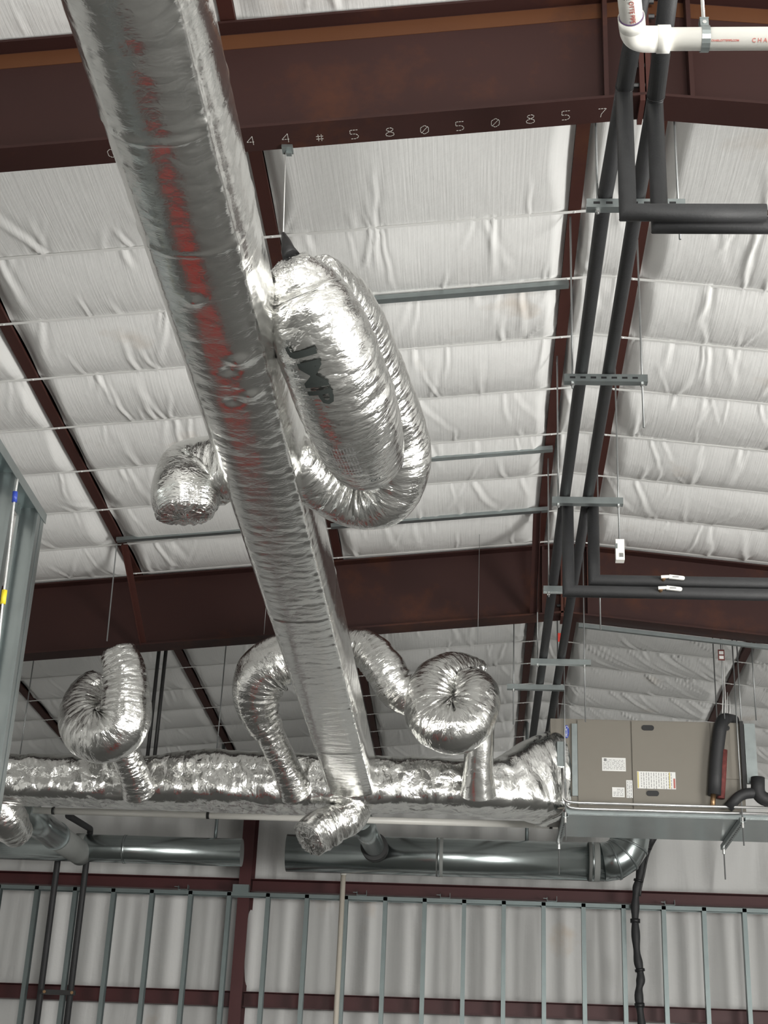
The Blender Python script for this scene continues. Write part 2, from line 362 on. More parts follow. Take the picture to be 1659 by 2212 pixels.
#=CUT=
# ================================================================== THE SETTING
XL, XR, Y0, YW = -9.0, 9.0, -8.0, 16.42
def structure(name, mb, mat):
    o = mb.build(name, mat); o['kind'] = 'structure'; return o
structure('floor', MB().box((0, (Y0+YW)/2, -0.05), (XR-XL, YW-Y0, 0.1)), M['concrete'])
structure('wall_left', MB().box((XL-0.05, (Y0+YW)/2, 2.75), (0.1, YW-Y0, 5.5)), M['wall_liner'])
structure('wall_right', MB().box((XR+0.05, (Y0+YW)/2, 2.75), (0.1, YW-Y0, 5.5)), M['wall_liner'])
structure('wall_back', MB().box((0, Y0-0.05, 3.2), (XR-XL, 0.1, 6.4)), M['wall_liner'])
dk = MB()
dk.add([(XL, Y0, rz(XL)+0.24), (XL, YW, rz(XL)+0.24), (RIDGE, YW, 6.47), (RIDGE, Y0, 6.47), (XR, YW, rz(XR)+0.24), (XR, Y0, rz(XR)+0.24)], [(0, 1, 2, 3), (3, 2, 4, 5)])
structure('ceiling_light_seal', dk, M['deck'])  # unseen dark roof plane, added to seal world light out of the liner gaps
# ---- white ceiling liner: one pillow between every two purlins and every two straps
PURL = [-8.83, -7.29, -5.75, -4.21, -2.64, -1.09, 0.45, 0.805, 2.325, 3.86, 5.4, 6.94, 8.48]
STR0, STRP = 6.365, 0.6105
STRAPS = [2.94, 3.35]+[STR0+STRP*k for k in range(7)]+[10.585]+[12.21+STRP*k for k in range(7)]
EDGES = np.array([1.8, 4.80, 4.97, 10.61, 10.79]+STRAPS+[16.5]); EDGES = np.sort(EDGES)
def liner_panel(x0, x1, seed):
    rs = np.random.RandomState(seed)
    g = 0.033
    nx = max(12, int((x1-x0-2*g)/0.009)); ys = np.arange(2.0, 16.42, 0.034); xs = np.linspace(x0+g, x1-g, nx)
    Xg, Yg = np.meshgrid(xs, ys); Z = 6.235-SL*np.abs(Xg-RIDGE)
    j = np.searchsorted(EDGES, Yg)-1; v = (Yg-EDGES[j])/(EDGES[j+1]-EDGES[j]); k = j+v
    near_pur = np.minimum(Xg-xs[0], xs[-1]-Xg); narrow = (x1-x0) < 0.6
    ew = 0.10 if not narrow else 0.05
    wob = vnoise(Yg*1.7, Xg*0, 4, seed+3)
    e = np.clip(near_pur/(ew*(0.6+0.9*wob)), 0, 1); e = e*e*(3-2*e)
    sag = 0.034+0.02*vnoise(k*1.0+50, Xg*0.8+20, 40, seed+4)
    pil = np.sin(np.pi*v)**0.75*np.where(EDGES[j+1]-EDGES[j] < 0.3, 0.0, 1.0)
    Z = Z-sag*pil*(0.25+0.75*e)+0.045*(1-e)**1.5*(0.35+0.65*pil)
    Z += 0.010*(vnoise(Yg*2.3, Xg*2.1+20, 60, seed+8)-0.5)
    for jj in range(j.min(), j.max()+1):
        ya, yb_ = EDGES[jj], EDGES[jj+1]; rows = (ys >= ya) & (ys <= yb_)
        if not rows.any() or yb_-ya < 0.3: continue
        far_right = (ya > 10.6 and x0 > 0.7)
        cnt = int((x1-x0)*(9 if not far_right else 10))+1
        for _ in range(cnt):
            side = rs.rand() < 0.62
            xc = rs.uniform(x0, x1); kk = rs.normal(0, 0.22) if not far_right else rs.uniform(0.5, 1.1)
            Ln = rs.uniform(0.12, 0.62); wd = rs.uniform(0.006, 0.017); am = rs.uniform(0.004, 0.014)*(1.5 if far_right else 1)
            yr = ys[rows][:, None]; base = ya if side else yb_
            dy = np.abs(yr-base); tp = np.clip(1-dy/Ln, 0, 1)**0.8*np.clip(dy/0.02, 0, 1)
            xx = xs[None, :]-(xc+kk*(yr-base)+0.004*np.sin(dy*22+xc*9))
            ww = wd*(1+1.6*dy/STRP)
            Z[rows, :] -= am*tp*(np.exp(-(xx/ww)**2)-0.6*np.exp(-((xx-1.7*ww)/ww)**2))
    ny = len(ys); idx = np.arange(nx*ny).reshape(ny, nx)
    q = np.stack([idx[:-1, :-1], idx[1:, :-1], idx[1:, 1:], idx[:-1, 1:]], -1).reshape(-1, 4)
    return np.stack([Xg, Yg, Z], -1).reshape(-1, 3), q
V = []; Q = []; off = 0
for i in range(len(PURL)-1):
    if PURL[i+1] < -5.8 or PURL[i] > 5.3:
        a, b = PURL[i]+0.03, PURL[i+1]-0.03
        v = np.array([(a, 2.0, rz(a)), (a, YW, rz(a)), (b, YW, rz(b)), (b, 2.0, rz(b))]); q = np.array([[0, 1, 2, 3]])
    else: v, q = liner_panel(PURL[i], PURL[i+1], 11*i+3)
    V.append(v); Q.append(q+off); off += len(v)
for i in range(len(PURL)-1):
    a, b = PURL[i]+0.03, PURL[i+1]-0.03
    v = np.array([(a, Y0, rz(a)), (a, 2.0, rz(a)), (b, 2.0, rz(b)), (b, Y0, rz(b))]); V.append(v); Q.append(np.array([[0, 1, 2, 3]])+off); off += 4
me = bpy.data.meshes.new('ceiling'); me.from_pydata(np.vstack(V).tolist(), [], np.vstack(Q).tolist()); me.update()
me.polygons.foreach_set('use_smooth', [True]*len(me.polygons))
ceil = link_mesh('ceiling', me, M['liner']); ceil['kind'] = 'structure'
# ---- far wall: liner hung in vertical waves between the girts
xs = np.arange(-6.3, 4.2, 0.016); zs = np.r_[0.0, np.arange(1.9, 6.3, 0.045)]
Xg, Zg = np.meshgrid(xs, zs)
wave = np.sin(Xg*2*np.pi/0.305+0.8*np.sin(Xg*2.1))*0.016+np.sin(Xg*2*np.pi/0.61+1.3*np.sin(Xg*0.9+2))*0.014+0.016*(vnoise(Xg*9+60, Zg*0.7, 16, 5)-0.5)
def seg_amp(z):
    a = np.zeros_like(z)
    for z0, z1, s_ in ((0, 3.28, 1.0), (3.28, 4.52, 1.0), (4.52, 6.4, 0.55)):
        t = np.clip((z-z0)/(z1-z0), 0, 1); a += np.where((z >= z0) & (z < z1), s_*(0.35+0.65*np.sin(np.pi*t)**0.6), 0)
    return a
Yg = YW-0.075-seg_amp(Zg)*(wave*1.7+0.030)
up_ = np.clip((Zg-4.55)/0.3, 0, 1)
Yg -= up_*0.03*np.clip((Xg-1.5)/1.2, 0, 1)*np.sin((Xg-1.6)*9-(Zg-4.6)*3.2)
rs = np.random.RandomState(4)
for _ in range(90):
    xc = rs.uniform(-5, 3.6); am = rs.uniform(0.004, 0.012); wd = rs.uniform(0.012, 0.03); ln = rs.uniform(0.3, 1.0); kk = rs.normal(0, 0.12)
    zb = rs.choice([4.62, 4.52, 3.36]); sg = 1 if zb != 4.52 else -1
    dz = (Zg-zb)*sg; tp = np.clip(1-dz/ln, 0, 1)*(dz > 0)
    Yg -= am*tp*np.exp(-((Xg-xc-kk*dz)/(wd*(1+dz)))**2)
ny, nx = Xg.shape; idx = np.arange(nx*ny).reshape(ny, nx)
q = np.stack([idx[:-1, :-1], idx[:-1, 1:], idx[1:, 1:], idx[1:, :-1]], -1).reshape(-1, 4)
me = bpy.data.meshes.new('wall_far'); me.from_pydata(np.stack([Xg, Yg, Zg], -1).reshape(-1, 3).tolist(), [], q.tolist()); me.update()
me.polygons.foreach_set('use_smooth', [True]*len(me.polygons))
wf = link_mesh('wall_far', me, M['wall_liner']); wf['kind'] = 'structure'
structure('wall_far_sheeting', MB().box((0, YW+0.03, 3.2), (XR-XL, 0.05, 6.4)), M['wall_liner'])
# ================================================================== STEEL FRAME
def slope_pts(x, z_off): return rz(x)+z_off
def beam(name, Yc, label, x0=-6.5, x1=5.5, fw=0.15, band=False):
    t = thing(name, label, 'steel beam', (RIDGE, Yc, 5.65))
    ztop = -0.22+0.195; zb = -0.58       # relative to the purlin line rz
    def plate(zo0, zo1, y0, y1, nm, mat):
        mb = MB()
        for xa, xb in ((x0, RIDGE), (RIDGE, x1)):
            vs = [(x, y, rz(x)+zo) for x in (xa, xb) for y, zo in ((y0, zo0), (y1, zo0), (y1, zo1), (y0, zo1))]
            mb.add(vs, [(0, 3, 2, 1), (4, 5, 6, 7), (0, 1, 5, 4), (1, 2, 6, 5), (2, 3, 7, 6), (3, 0, 4, 7)])
        return mb.build(nm, mat, t)
    plate(zb, zb+0.013, Yc-fw/2, Yc+fw/2, 'bottom_flange', M['beam'])
    plate(-0.022, -0.010, Yc-fw/2, Yc+fw/2, 'top_flange', M['beam'])
    plate(zb+0.013, -0.022, Yc-0.006, Yc+0.006, 'web', M['beam'])
    if band: tag(plate(-0.105, -0.028, Yc-0.0085, Yc-0.006, 'rust_streak', M['rust']), 'orange rust band along the top of the web')
    sp = MB(); sp.box((RIDGE-0.013, Yc, 5.94), (0.02, fw, 0.64)); sp.box((RIDGE+0.013, Yc, 5.94), (0.02, fw, 0.64))
    tag(sp.build('splice_plate', M['purlin'], t), 'bolted end plates joining the two halves at the ridge')
    bl = MB()
    for dz in (5.72, 5.82, 6.08, 6.16):
        for s_ in (-1, 1): MB().cyl((RIDGE-0.05, Yc+s_*0.045, dz), (RIDGE+0.05, Yc+s_*0.045, dz), 0.011, n=6, smooth=False).build('bolt', M['plate'], t)
    for sx in (-0.155, 0.185):
        MB().box((RIDGE+sx, Yc-fw/4-0.002, rz(RIDGE+sx)-0.295), (0.018, fw/2-0.01, 0.54)).build('stiffener', M['beam'], t)
    return t
B1Y, B2Y = 4.885, 10.70
b1 = beam('rafter_beam', B1Y, 'dark red steel rafter beam nearest the camera, with stencilled digits on its flange', band=True)
b2 = beam('rafter_beam', B2Y, 'dark red steel rafter beam farther back, above the foil flex loops and the two valve handles', fw=0.17)
# stencilled digits under the near beam, dot-painted, read looking up
digs = [('G', 240, 332), ('4', 541, 305), ('4', 617, 299), ('#', 691, 298), ('5', 765, 291), ('8', 842, 286), ('0', 917, 281), ('5', 993, 273), ('0', 1070, 266), ('8', 1146, 258), ('5', 1222, 250), ('7', 1300, 245)]
STROKE = {'5': [[(1, 1), (0, 1), (0, .55), (.7, .55), (1, .35), (1, .15), (.7, 0), (0, 0)]],
 '8': [[(.5, .55), (.1, .7), (.1, .9), (.5, 1), (.9, .9), (.9, .7), (.5, .55), (0, .35), (0, .12), (.5, 0), (1, .12), (1, .35), (.5, .55)]],
 '0': [[(.5, 0), (0, .25), (0, .75), (.5, 1), (1, .75), (1, .25), (.5, 0)], [(.1, .15), (.9, .85)]],
 '4': [[(.8, 0), (.8, 1), (0, .35), (1, .35)]], '7': [[(0, 1), (1, 1), (.45, .4), (.4, 0)]],
 '#': [[(.3, .1), (.3, .9)], [(.7, .1), (.7, .9)], [(0, .35), (1, .35)], [(0, .65), (1, .65)]],
 'G': [[(.9, .85), (.5, 1), (.1, .75), (.1, .25), (.5, 0), (.95, .15), (.95, .5), (.6, .5)]]}
db = MB()
for ch, px, py in digs:
    p = atZ(px, py, 5.45)
    for _ in range(6): p = atZ(px, py, rz(p.x)-0.582)
    wv, hv = 0.032, 0.054
    for line in STROKE[ch]:
        for (a0, c0), (a1, c1) in zip(line[:-1], line[1:]):
            nn = max(1, int(math.hypot((a1-a0)*wv, (c1-c0)*hv)/0.0085))
            for k in range(nn):
                t0, t1 = (k+0.08)/nn, (k+0.78)/nn
                q0 = Vector((p.x+((a0+(a1-a0)*t0)-.5)*wv, p.y-((c0+(c1-c0)*t0)-.5)*hv, 0)); q1 = Vector((p.x+((a0+(a1-a0)*t1)-.5)*wv, p.y-((c0+(c1-c0)*t1)-.5)*hv, 0))
                q0.z = rz(q0.x)-0.5805; q1.z = rz(q1.x)-0.5805
                db.bar(q0, q1, 0.0024, 0.0012)
tag(db.build('stencilled_digits', M['chalk'], b1), 'white dotted stencilled digits')
# ---- purlins (Z profile, only the lower flange and web show between the liner pillows)
pl_lab = {-4.21: 'red steel purlin farthest left, seen behind the left stud partition', -2.64: 'red steel purlin left of the long foil duct, running down to the left flex loop',
          -1.09: 'red steel purlin that passes behind the long foil duct and the big flex sleeve', 0.45: 'red steel purlin just left of the twin black pipes, ridge side',
          0.805: 'red steel purlin just right of the ridge, behind the right black pipe', 2.325: 'red steel purlin at far right above the tan air handler'}
for x in PURL:
    if x not in pl_lab: continue
    mb = MB(); zc = rz(x)
    mb.prof((x, 1.5, zc), (x, YW-0.1, zc), [(-0.032, 0.0), (0.032, 0.0), (0.032, 0.02), (0.028, 0.02), (0.028, 0.004), (-0.028, 0.004), (-0.028, 0.2), (-0.032, 0.2)])
    mb.build('roof_purlin', M['purlin'])
    o = COL.objects[-1]; tag(o, pl_lab[x], 'purlin', 'red roof purlins')
# ---- straps
k1 = 0; vis = []
for y in STRAPS:
    if y < 3.4: continue
    mb = MB()
    for xa, xb in ((-6.2, RIDGE), (RIDGE, 5.2)):
        zz = lambda x: rz(x)-0.004
        mb.bar((xa, y, zz(xa)), (xb, y, zz(xb)), 0.020, 0.0018)
    for x in PURL[3:9]: mb.cyl((x, y, rz(x)-0.003), (x, y, rz(x)-0.009), 0.006, n=8)
    o = mb.build('ceiling_strap', M['strap'])
    if y < 4.8: continue
    elif y < 10.6:
        k1 += 1; lab = 'white strap crossing the middle ceiling bay, %s beyond the near beam' % ORD[k1]
        if abs(y-B2Y) < 0.1: lab += ', against the far beam'
        k2 = 0
    else: k2 += 1; lab = 'white strap crossing the far ceiling bay, %s beyond the far beam' % ORD[k2]
    tag(o, lab, 'strap', 'white straps under the ceiling liner')
# ---- galvanised channels between the purlins
def channel(xa, xb, y, label, zo=-0.012, s=0.045):
    mb = MB(); pr = [(-s/2, 0.0), (s/2, 0.0), (s/2, -0.028), (s/2-0.003, -0.028), (s/2-0.003, -0.003), (-s/2+0.003, -0.003), (-s/2+0.003, -0.028), (-s/2, -0.028)]
    pr = [(a, -b-0.03) for a, b in pr][::-1]
    mb.prof((xa, y, rz(xa)+zo), (xb, y, rz(xb)+zo), pr)
    tag(mb.build('galvanized_channel', M['galv'], None), label, 'metal channel', 'galvanized channels between the purlins')
def roofY(px, py, dz=-0.03):
    p = atZ(px, py, 6.1)
    for _ in range(8): p = atZ(px, py, rz(p.x)+dz)
    return p
for (pa, pb, lab) in (((790, 652), (1228, 613), 'galvanized channel between purlins nearest the camera, right of the flex sleeve top'),
                      ((890, 993), (1193, 971), 'galvanized channel between purlins in the middle, right of the flex sleeve elbow'),
                      ((720, 1136), (1185, 1102), 'galvanized channel just before the far beam, right of the long duct'),
                      ((250, 1164), (540, 1148), 'galvanized channel just before the far beam, left of the long duct')):
    A, B = roofY(*pa), roofY(*pb); y = (A.y+B.y)/2
    xa, xb = A.x, B.x
    if pa[0] > 600: xa = -1.09
    channel(xa, xb, y, lab)
# ---- flange braces
fb = MB(); p0 = Vector((-2.62, 9.99, rz(-2.62)-0.02)); p1 = Vector((-2.55, B2Y-0.06, rz(-2.55)-0.57))
fb.bar(p0, p1, 0.045, 0.006, (1, 0, 0)); fb.bar(p0+Vector((0.022, 0, 0)), p1+Vector((0.022, 0, 0)), 0.006, 0.04, (1, 0, 0))
tag(fb.build('flange_brace', M['purlin']), 'dark red angle brace from the left purlin down to the far beam', 'steel brace', 'flange braces')
fb = MB(); p0 = Vector((0.43, 9.95, rz(0.43)-0.02)); p1 = Vector((0.43, B2Y-0.07, rz(0.43)-0.57))
fb.bar(p0, p1, 0.06, 0.006, (1, 0, 0)); fb.bar(p0+Vector((-0.03, 0, 0)), p1+Vector((-0.03, 0, 0)), 0.006, 0.05, (1, 0, 0))
tag(fb.build('flange_brace', M['beam']), 'dark steel brace beside the ridge, left of the twin pipes at the far beam', 'steel brace', 'flange braces')
# ---- column and girts on the far wall
cx = atY(540, 1800, 16.1).x
mb = MB(); mb.box((cx, 16.0, 2.9), (0.125, 0.01, 5.8)); mb.box((cx, 16.29, 2.9), (0.125, 0.01, 5.8)); mb.box((cx, 16.145, 2.9), (0.008, 0.28, 5.8))
tag(mb.build('steel_column', M['girt']), 'dark red steel column standing against the far wall, between the two spiral ducts', 'steel column')
def girt(z0, z1, label):
    mb = MB(); y = 16.14
    for xa, xb in ((-6.3, cx-0.063), (cx+0.063, 4.2)):
        mb.prof((xa, y, (z0+z1)/2), (xb, y, (z0+z1)/2), [(0.1, -(z1-z0)/2), (-0.01, -(z1-z0)/2), (-0.01, (z1-z0)/2), (0.1, (z1-z0)/2), (0.1, (z1-z0)/2-0.006), (-0.004, (z1-z0)/2-0.006), (-0.004, -(z1-z0)/2+0.006), (0.1, -(z1-z0)/2+0.006)][::-1])
    tag(mb.build('wall_girt', M['girt']), label, 'wall girt', 'red wall girts')
girt(4.505, 4.635, 'dark red horizontal girt along the top of the stud wall')
girt(3.335, 3.485, 'dark red horizontal girt low behind the studs at the bottom of the picture')
# ================================================================== STUD WALL
SY = 15.9; zt = 4.455
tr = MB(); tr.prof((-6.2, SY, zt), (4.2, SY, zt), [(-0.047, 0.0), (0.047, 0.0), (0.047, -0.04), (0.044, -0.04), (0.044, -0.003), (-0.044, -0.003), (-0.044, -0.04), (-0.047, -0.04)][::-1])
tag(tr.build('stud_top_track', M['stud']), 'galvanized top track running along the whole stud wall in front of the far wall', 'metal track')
stud_x = [1.521+0.409*k for k in range(-16, 5)]
def stud_mb(x, y, z0, z1, along_x=True):
    mb = MB()
    a, b = 0.021, 0.046
    # C section: web plus two flanges with small lips
    if along_x:
        mb.box((x-a, y, (z0+z1)/2), (0.002, 2*b, z1-z0)); mb.box((x, y-b, (z0+z1)/2), (2*a, 0.002, z1-z0)); mb.box((x, y+b, (z0+z1)/2), (2*a, 0.002, z1-z0))
        mb.box((x+a, y-b+0.006, (z0+z1)/2), (0.002, 0.012, z1-z0)); mb.box((x+a, y+b-0.006, (z0+z1)/2), (0.002, 0.012, z1-z0))
    else:
        mb.box((x, y+a, (z0+z1)/2), (2*b, 0.002, z1-z0)); mb.box((x-b, y, (z0+z1)/2), (0.002, 2*a, z1-z0)); mb.box((x+b, y, (z0+z1)/2), (0.002, 2*a, z1-z0))
        mb.box((x+b-0.006, y-a, (z0+z1)/2), (0.012, 0.002, z1-z0)); mb.box((x-b+0.006, y-a, (z0+z1)/2), (0.012, 0.002, z1-z0))
    return mb
left = [x for x in stud_x if x < cx]; right = [x for x in stud_x if x >= cx]
for x in stud_x:
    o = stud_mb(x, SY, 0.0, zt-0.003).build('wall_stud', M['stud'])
    lab = ('thin galvanized wall stud, %s to the left of the red column' % ORD[len(left)-left.index(x)]) if x < cx else ('thin galvanized wall stud, %s to the right of the red column' % ORD[right.index(x)+1])
    tag(o, lab, 'wall stud', 'studs of the far wall')
# clips on top of the track
for px, py, lab in ((962, 1922, 'in the middle, right of the cream pipe'), (1192, 1930, 'left of the black cable'), (1446, 1943, 'right of the black cable'), (398, 1898, 'left of the red column'), (782, 1920, 'just right of the cream pipe')):
    p = atY(px, py, 15.97); mb = MB()
    mb.box((p.x, 15.99, zt+0.025), (0.10, 0.10, 0.004)); mb.box((p.x-0.05, 15.99, zt+0.045), (0.004, 0.09, 0.04)); mb.box((p.x+0.05, 15.99, zt+0.05), (0.004, 0.09, 0.055)); mb.box((p.x, 15.99, zt+0.012), (0.05, 0.05, 0.026))
    mb.bar((p.x-0.05, 15.94, zt+0.05), (p.x-0.09, 15.94, zt+0.052), 0.006, 0.006)
    tag(mb.build('track_clip', M['stud']), 'small galvanized clip on the stud wall track, '+lab, 'clip', 'clips on the stud wall track')
mb = MB(); mb.box((cx-0.02, 15.93, zt+0.03), (0.17, 0.10, 0.11))
tag(mb.build('splice_bracket', M['stud']), 'galvanized bracket where the stud track passes the red column', 'bracket')
# ================================================================== LEFT PARTITION, close to the camera
PX_ = -1.92
pt = atX(97, 1108, PX_)      # top end corner of the partition
PZ, PY = pt.z, pt.y
tr = MB(); tr.prof((PX_-0.046, 2.0, PZ), (PX_-0.046, PY+0.02, PZ), [(-0.05, 0.0), (0.05, 0.0), (0.05, -0.045), (0.047, -0.045), (0.047, -0.003), (-0.047, -0.003), (-0.047, -0.045), (-0.05, -0.045)][::-1])
tag(tr.build('partition_top_track', M['stud_near']), 'galvanized top track sloping across the left edge above the near partition', 'metal track')
for k, y in enumerate([PY-0.02, PY-0.075, PY-0.43, PY-0.84]):
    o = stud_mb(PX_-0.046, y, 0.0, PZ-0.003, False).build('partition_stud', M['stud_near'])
    tag(o, ['large galvanized end stud of the near left partition', 'galvanized stud doubled against the end stud of the near partition', 'galvanized partition stud behind the steel clad cable, third from the end', 'galvanized partition stud cut by the left edge of the picture'][k], 'partition stud', 'studs of the near left partition')
cp = [atX(38, 1035, PX_+0.02), atX(30, 1090, PX_+0.02), atX(17, 1210, PX_+0.025), atX(6, 1300, PX_+0.03), atX(-6, 1420, PX_+0.03), atX(-20, 1560, PX_+0.03)]
cb = thing('armored_cable', 'pale steel clad cable with blue and yellow tape, on the near left partition', 'cable', cp[0])
MB().pipe([Vector(p) for p in catmull(cp, 6)], 0.005, 12).build('cable_sheath', M['cable'], cb)
def along(P, t): i = int(t*(len(P)-1)); f = t*(len(P)-1)-i; return P[i].lerp(P[min(i+1, len(P)-1)], f)
MB().cyl(atX(33, 1062, PX_+0.02), atX(31, 1085, PX_+0.02), 0.011, n=12).build('blue_tape', M['blue'], cb)
MB().cyl(atX(10, 1275, PX_+0.03), atX(6, 1305, PX_+0.03), 0.011, n=12).build('yellow_tape', M['yellow'], cb)
#=CUT2=
# ================================================================== FOIL DUCTS
DX, DZ = -0.94, 4.50
md = thing('insulated_supply_duct', 'long foil wrapped duct running from the upper left down to the cross trunk', 'duct', (DX, 6.5, DZ))
ys = [0.6, 3.0, 4.2, 5.4, 6.6, 8.0, 9.4, 10.6, 11.3]
_, DP, DS = foil_tube('foil_wrap', [(DX, y, DZ) for y in ys], [0.190, 0.190, 0.188, 0.184, 0.182, 0.180, 0.178, 0.176, 0.176], M['foil'], md, seg=112, step=0.012,
          ex=[2.3, 2.35, 2.6, 3.1, 3.8, 4.4, 4.6, 4.8, 4.8], crumple=0.0028, seed=21, fu=17, fv=7,
          dents=((None, 0.378, 0.009, 0.010), (None, 0.615, 0.012, 0.004), (2.82, None, 0.012, 0.005), (3.38, None, 0.012, 0.004), (6.75, None, 0.012, 0.004), (9.3, None, 0.012, 0.004), (4.05, 0.45, 0.035, 0.018), (4.13, 0.48, 0.03, -0.016), (4.30, 0.44, 0.03, 0.017), (4.36, 0.50, 0.03, -0.014), (3.65, 0.53, 0.03, 0.014)))
def on_tube(P, S, s, t, lift=0.002):
    seg = P.shape[1]; i = int(np.clip(np.searchsorted(S, s)-1, 0, len(S)-2)); g = float(np.clip((s-S[i])/(S[i+1]-S[i]), 0, 1))
    R_ = P[i]*(1-g)+P[i+1]*g; j = (t % 1)*seg; j0 = int(j) % seg; f = j-int(j)
    p = R_[j0]*(1-f)+R_[(j0+1) % seg]*f; c = R_.mean(0); n = p-c; n /= np.linalg.norm(n); return Vector(p+n*(lift+0.007))
# cross trunk
tk = thing('insulated_trunk_duct', 'foil wrapped cross trunk running left from the tan air handler', 'duct', (-1.5, 11.3, 4.52))
TPr = [(-6.0, 11.30, 0.17), (-4.2, 11.30, 0.17), (-3.0, 11.30, 0.17), (-2.5, 11.30, 0.175), (-2.1, 11.31, 0.205), (-1.3, 11.32, 0.20), (-0.5, 11.32, 0.185), (0.0, 11.34, 0.185), (0.2, 11.40, 0.215), (0.40, 11.5, 0.29), (0.56, 11.58, 0.335), (0.60, 11.6, 0.335)]
TP = [(x, y, 4.268+(0.030 if x > -1 else 0)+r) for x, y, r in TPr]
_, TPp, TS = foil_tube('foil_wrap', TP, [r for x, y, r in TPr], M['foil_trunk'], tk, seg=96, step=0.014, ex=[4.0]*9+[5, 6, 6], aspect=[1.3]*8+[1.15, 0.9, 0.8, 0.8],
          crumple=0.022, seed=40, fu=8, fv=9, cap1=0.05)
# ---- flex runs
def flex(name, label, parts, group='foil flex duct ends'):
    t = None
    for (nm, pts, rad, kw) in parts:
        if t is None: t = thing(name, label, 'flexible duct', pts[0], group)
        kw = dict(kw); mat = kw.pop('mat', M['foil_flex'])
        foil_tube(nm, pts, rad, mat, t, **kw)
    return t
P = atY
# 1: left stub half way down the long duct
flex('flex_duct', 'short foil elbow stub on the left side of the long duct, closed end down', [
    ('foil_sleeve', [atZ(540, 1010, 4.50), atZ(470, 1015, 4.51), atZ(418, 1030, 4.48), atZ(400, 1065, 4.38), atZ(400, 1105, 4.29)], [0.125, 0.145, 0.155, 0.145, 0.125], dict(crumple=0.012, fold=0.012, seed=61, cap1=0.35, fu=9, fv=7, ex=2.6))])
# 2: big hairpin sleeve right of the long duct
A = [atZ(575, 960, 4.52), atZ(630, 985, 4.50), atZ(690, 1040, 4.46), atZ(760, 1075, 4.42), atZ(825, 1070, 4.42), atZ(860, 1010, 4.50), atZ(850, 930, 4.60), atZ(800, 790, 4.70), atZ(742, 660, 4.74), atZ(690, 590, 4.72)]
big = thing('flex_duct', 'large hanging foil flex sleeve folded double, right of the long duct', 'flexible duct', A[4], 'foil flex duct ends')
foil_tube('rear_sleeve', A, [0.10, 0.115, 0.12, 0.13, 0.14, 0.14, 0.14, 0.13, 0.12, 0.075], M['foil_flex'], big, crumple=0.009, fold=0.02, seed=71, cap1=0.5, fu=12, fv=9)
Bp = [atZ(628, 575, 4.66), atZ(655, 630, 4.60), atZ(690, 715, 4.48), atZ(735, 830, 4.38), atZ(772, 930, 4.34), atZ(792, 985, 4.34)]
_, BP, BS = foil_tube('front_sleeve', Bp, [0.075, 0.145, 0.178, 0.185, 0.178, 0.150], M['foil_flex'], big, seg=112, crumple=0.011, fold=0.01, seed=81, cap0=0.5, cap1=0.3, fu=16, fv=9)
MB().pipe([atZ(612, 505, 4.86), atZ(618, 522, 4.80), atZ(622, 540, 4.74), atZ(630, 556, 4.70)], lambda i: [0.008, 0.018, 0.026, 0.034][i], 10).build('black_tie', M['black'], big)
# printing on the sleeve, wrapped on its surface
def facing(P_, i):
    # angle index on ring i that faces the camera
    c = P_[i].mean(0); v = np.array([0, 0, ZC])-c; v /= np.linalg.norm(v); n = P_[i]-c; n /= np.linalg.norm(n, axis=1)[:, None]; return int(np.argmax(n@v))/P_.shape[1]
def wrapped(name, txt, size, s0, dt, mat, parent, P_, S_, rad, rot=0, offset=0.0):
    me = text_mesh(txt, size, 0.0, offset, 2)
    import bmesh
    bm = bmesh.new(); bm.from_mesh(me); bmesh.ops.triangulate(bm, faces=bm.faces[:])
    bmesh.ops.subdivide_edges(bm, edges=[e for e in bm.edges if e.calc_length() > size*0.12], cuts=3, use_grid_fill=False); bmesh.ops.triangulate(bm, faces=bm.faces[:])
    t0 = facing(P_, int(np.argmin(abs(S_-s0))))+dt; cr, sr = math.cos(rot), math.sin(rot)
    for v in bm.verts:
        a, b = v.co.x*cr-v.co.y*sr, v.co.x*sr+v.co.y*cr
        v.co = on_tube(P_, S_, s0+a, t0+SGN*b/(2*math.pi*rad), 0.010)
    bm.to_mesh(me); bm.free(); me.materials.clear(); return link_mesh(name, me, mat, parent)
SGN = -1
BR = BP.copy()
for _ in range(12):
    BP = (BP+np.roll(BP, 1, 1)+np.roll(BP, -1, 1))/3
    BP[1:-1] = (BP[1:-1]+BP[2:]+BP[:-2])/3
Ls = BS[-1]
tag(wrapped('printed_letters', 'JMP', 0.115, Ls*0.33, 0.07, M['inkblack'], big, BP, BS, 0.18, 0.0, 0.002), 'black printed capitals')
tag(wrapped('printed_size', '8"', 0.05, Ls*0.86, 0.0, M['inkblack'], big, BP, BS, 0.16, math.pi, 0.0), 'printed diameter mark')
fp = MB()
t0 = facing(BP, int(np.argmin(abs(BS-Ls*0.82))))
rs = random.Random(3)
for r in range(9):
    tt = t0+0.035+r*0.010; s_ = Ls*0.62
    while s_ < Ls*0.80:
        l = rs.uniform(0.012, 0.035); fp.bar(on_tube(BP, BS, s_, tt, 0.008), on_tube(BP, BS, s_+l, tt, 0.008), 0.0025, 0.0008, (0, 0, 1)); s_ += l+0.008
fp.build('fine_print', M['ink'], big)
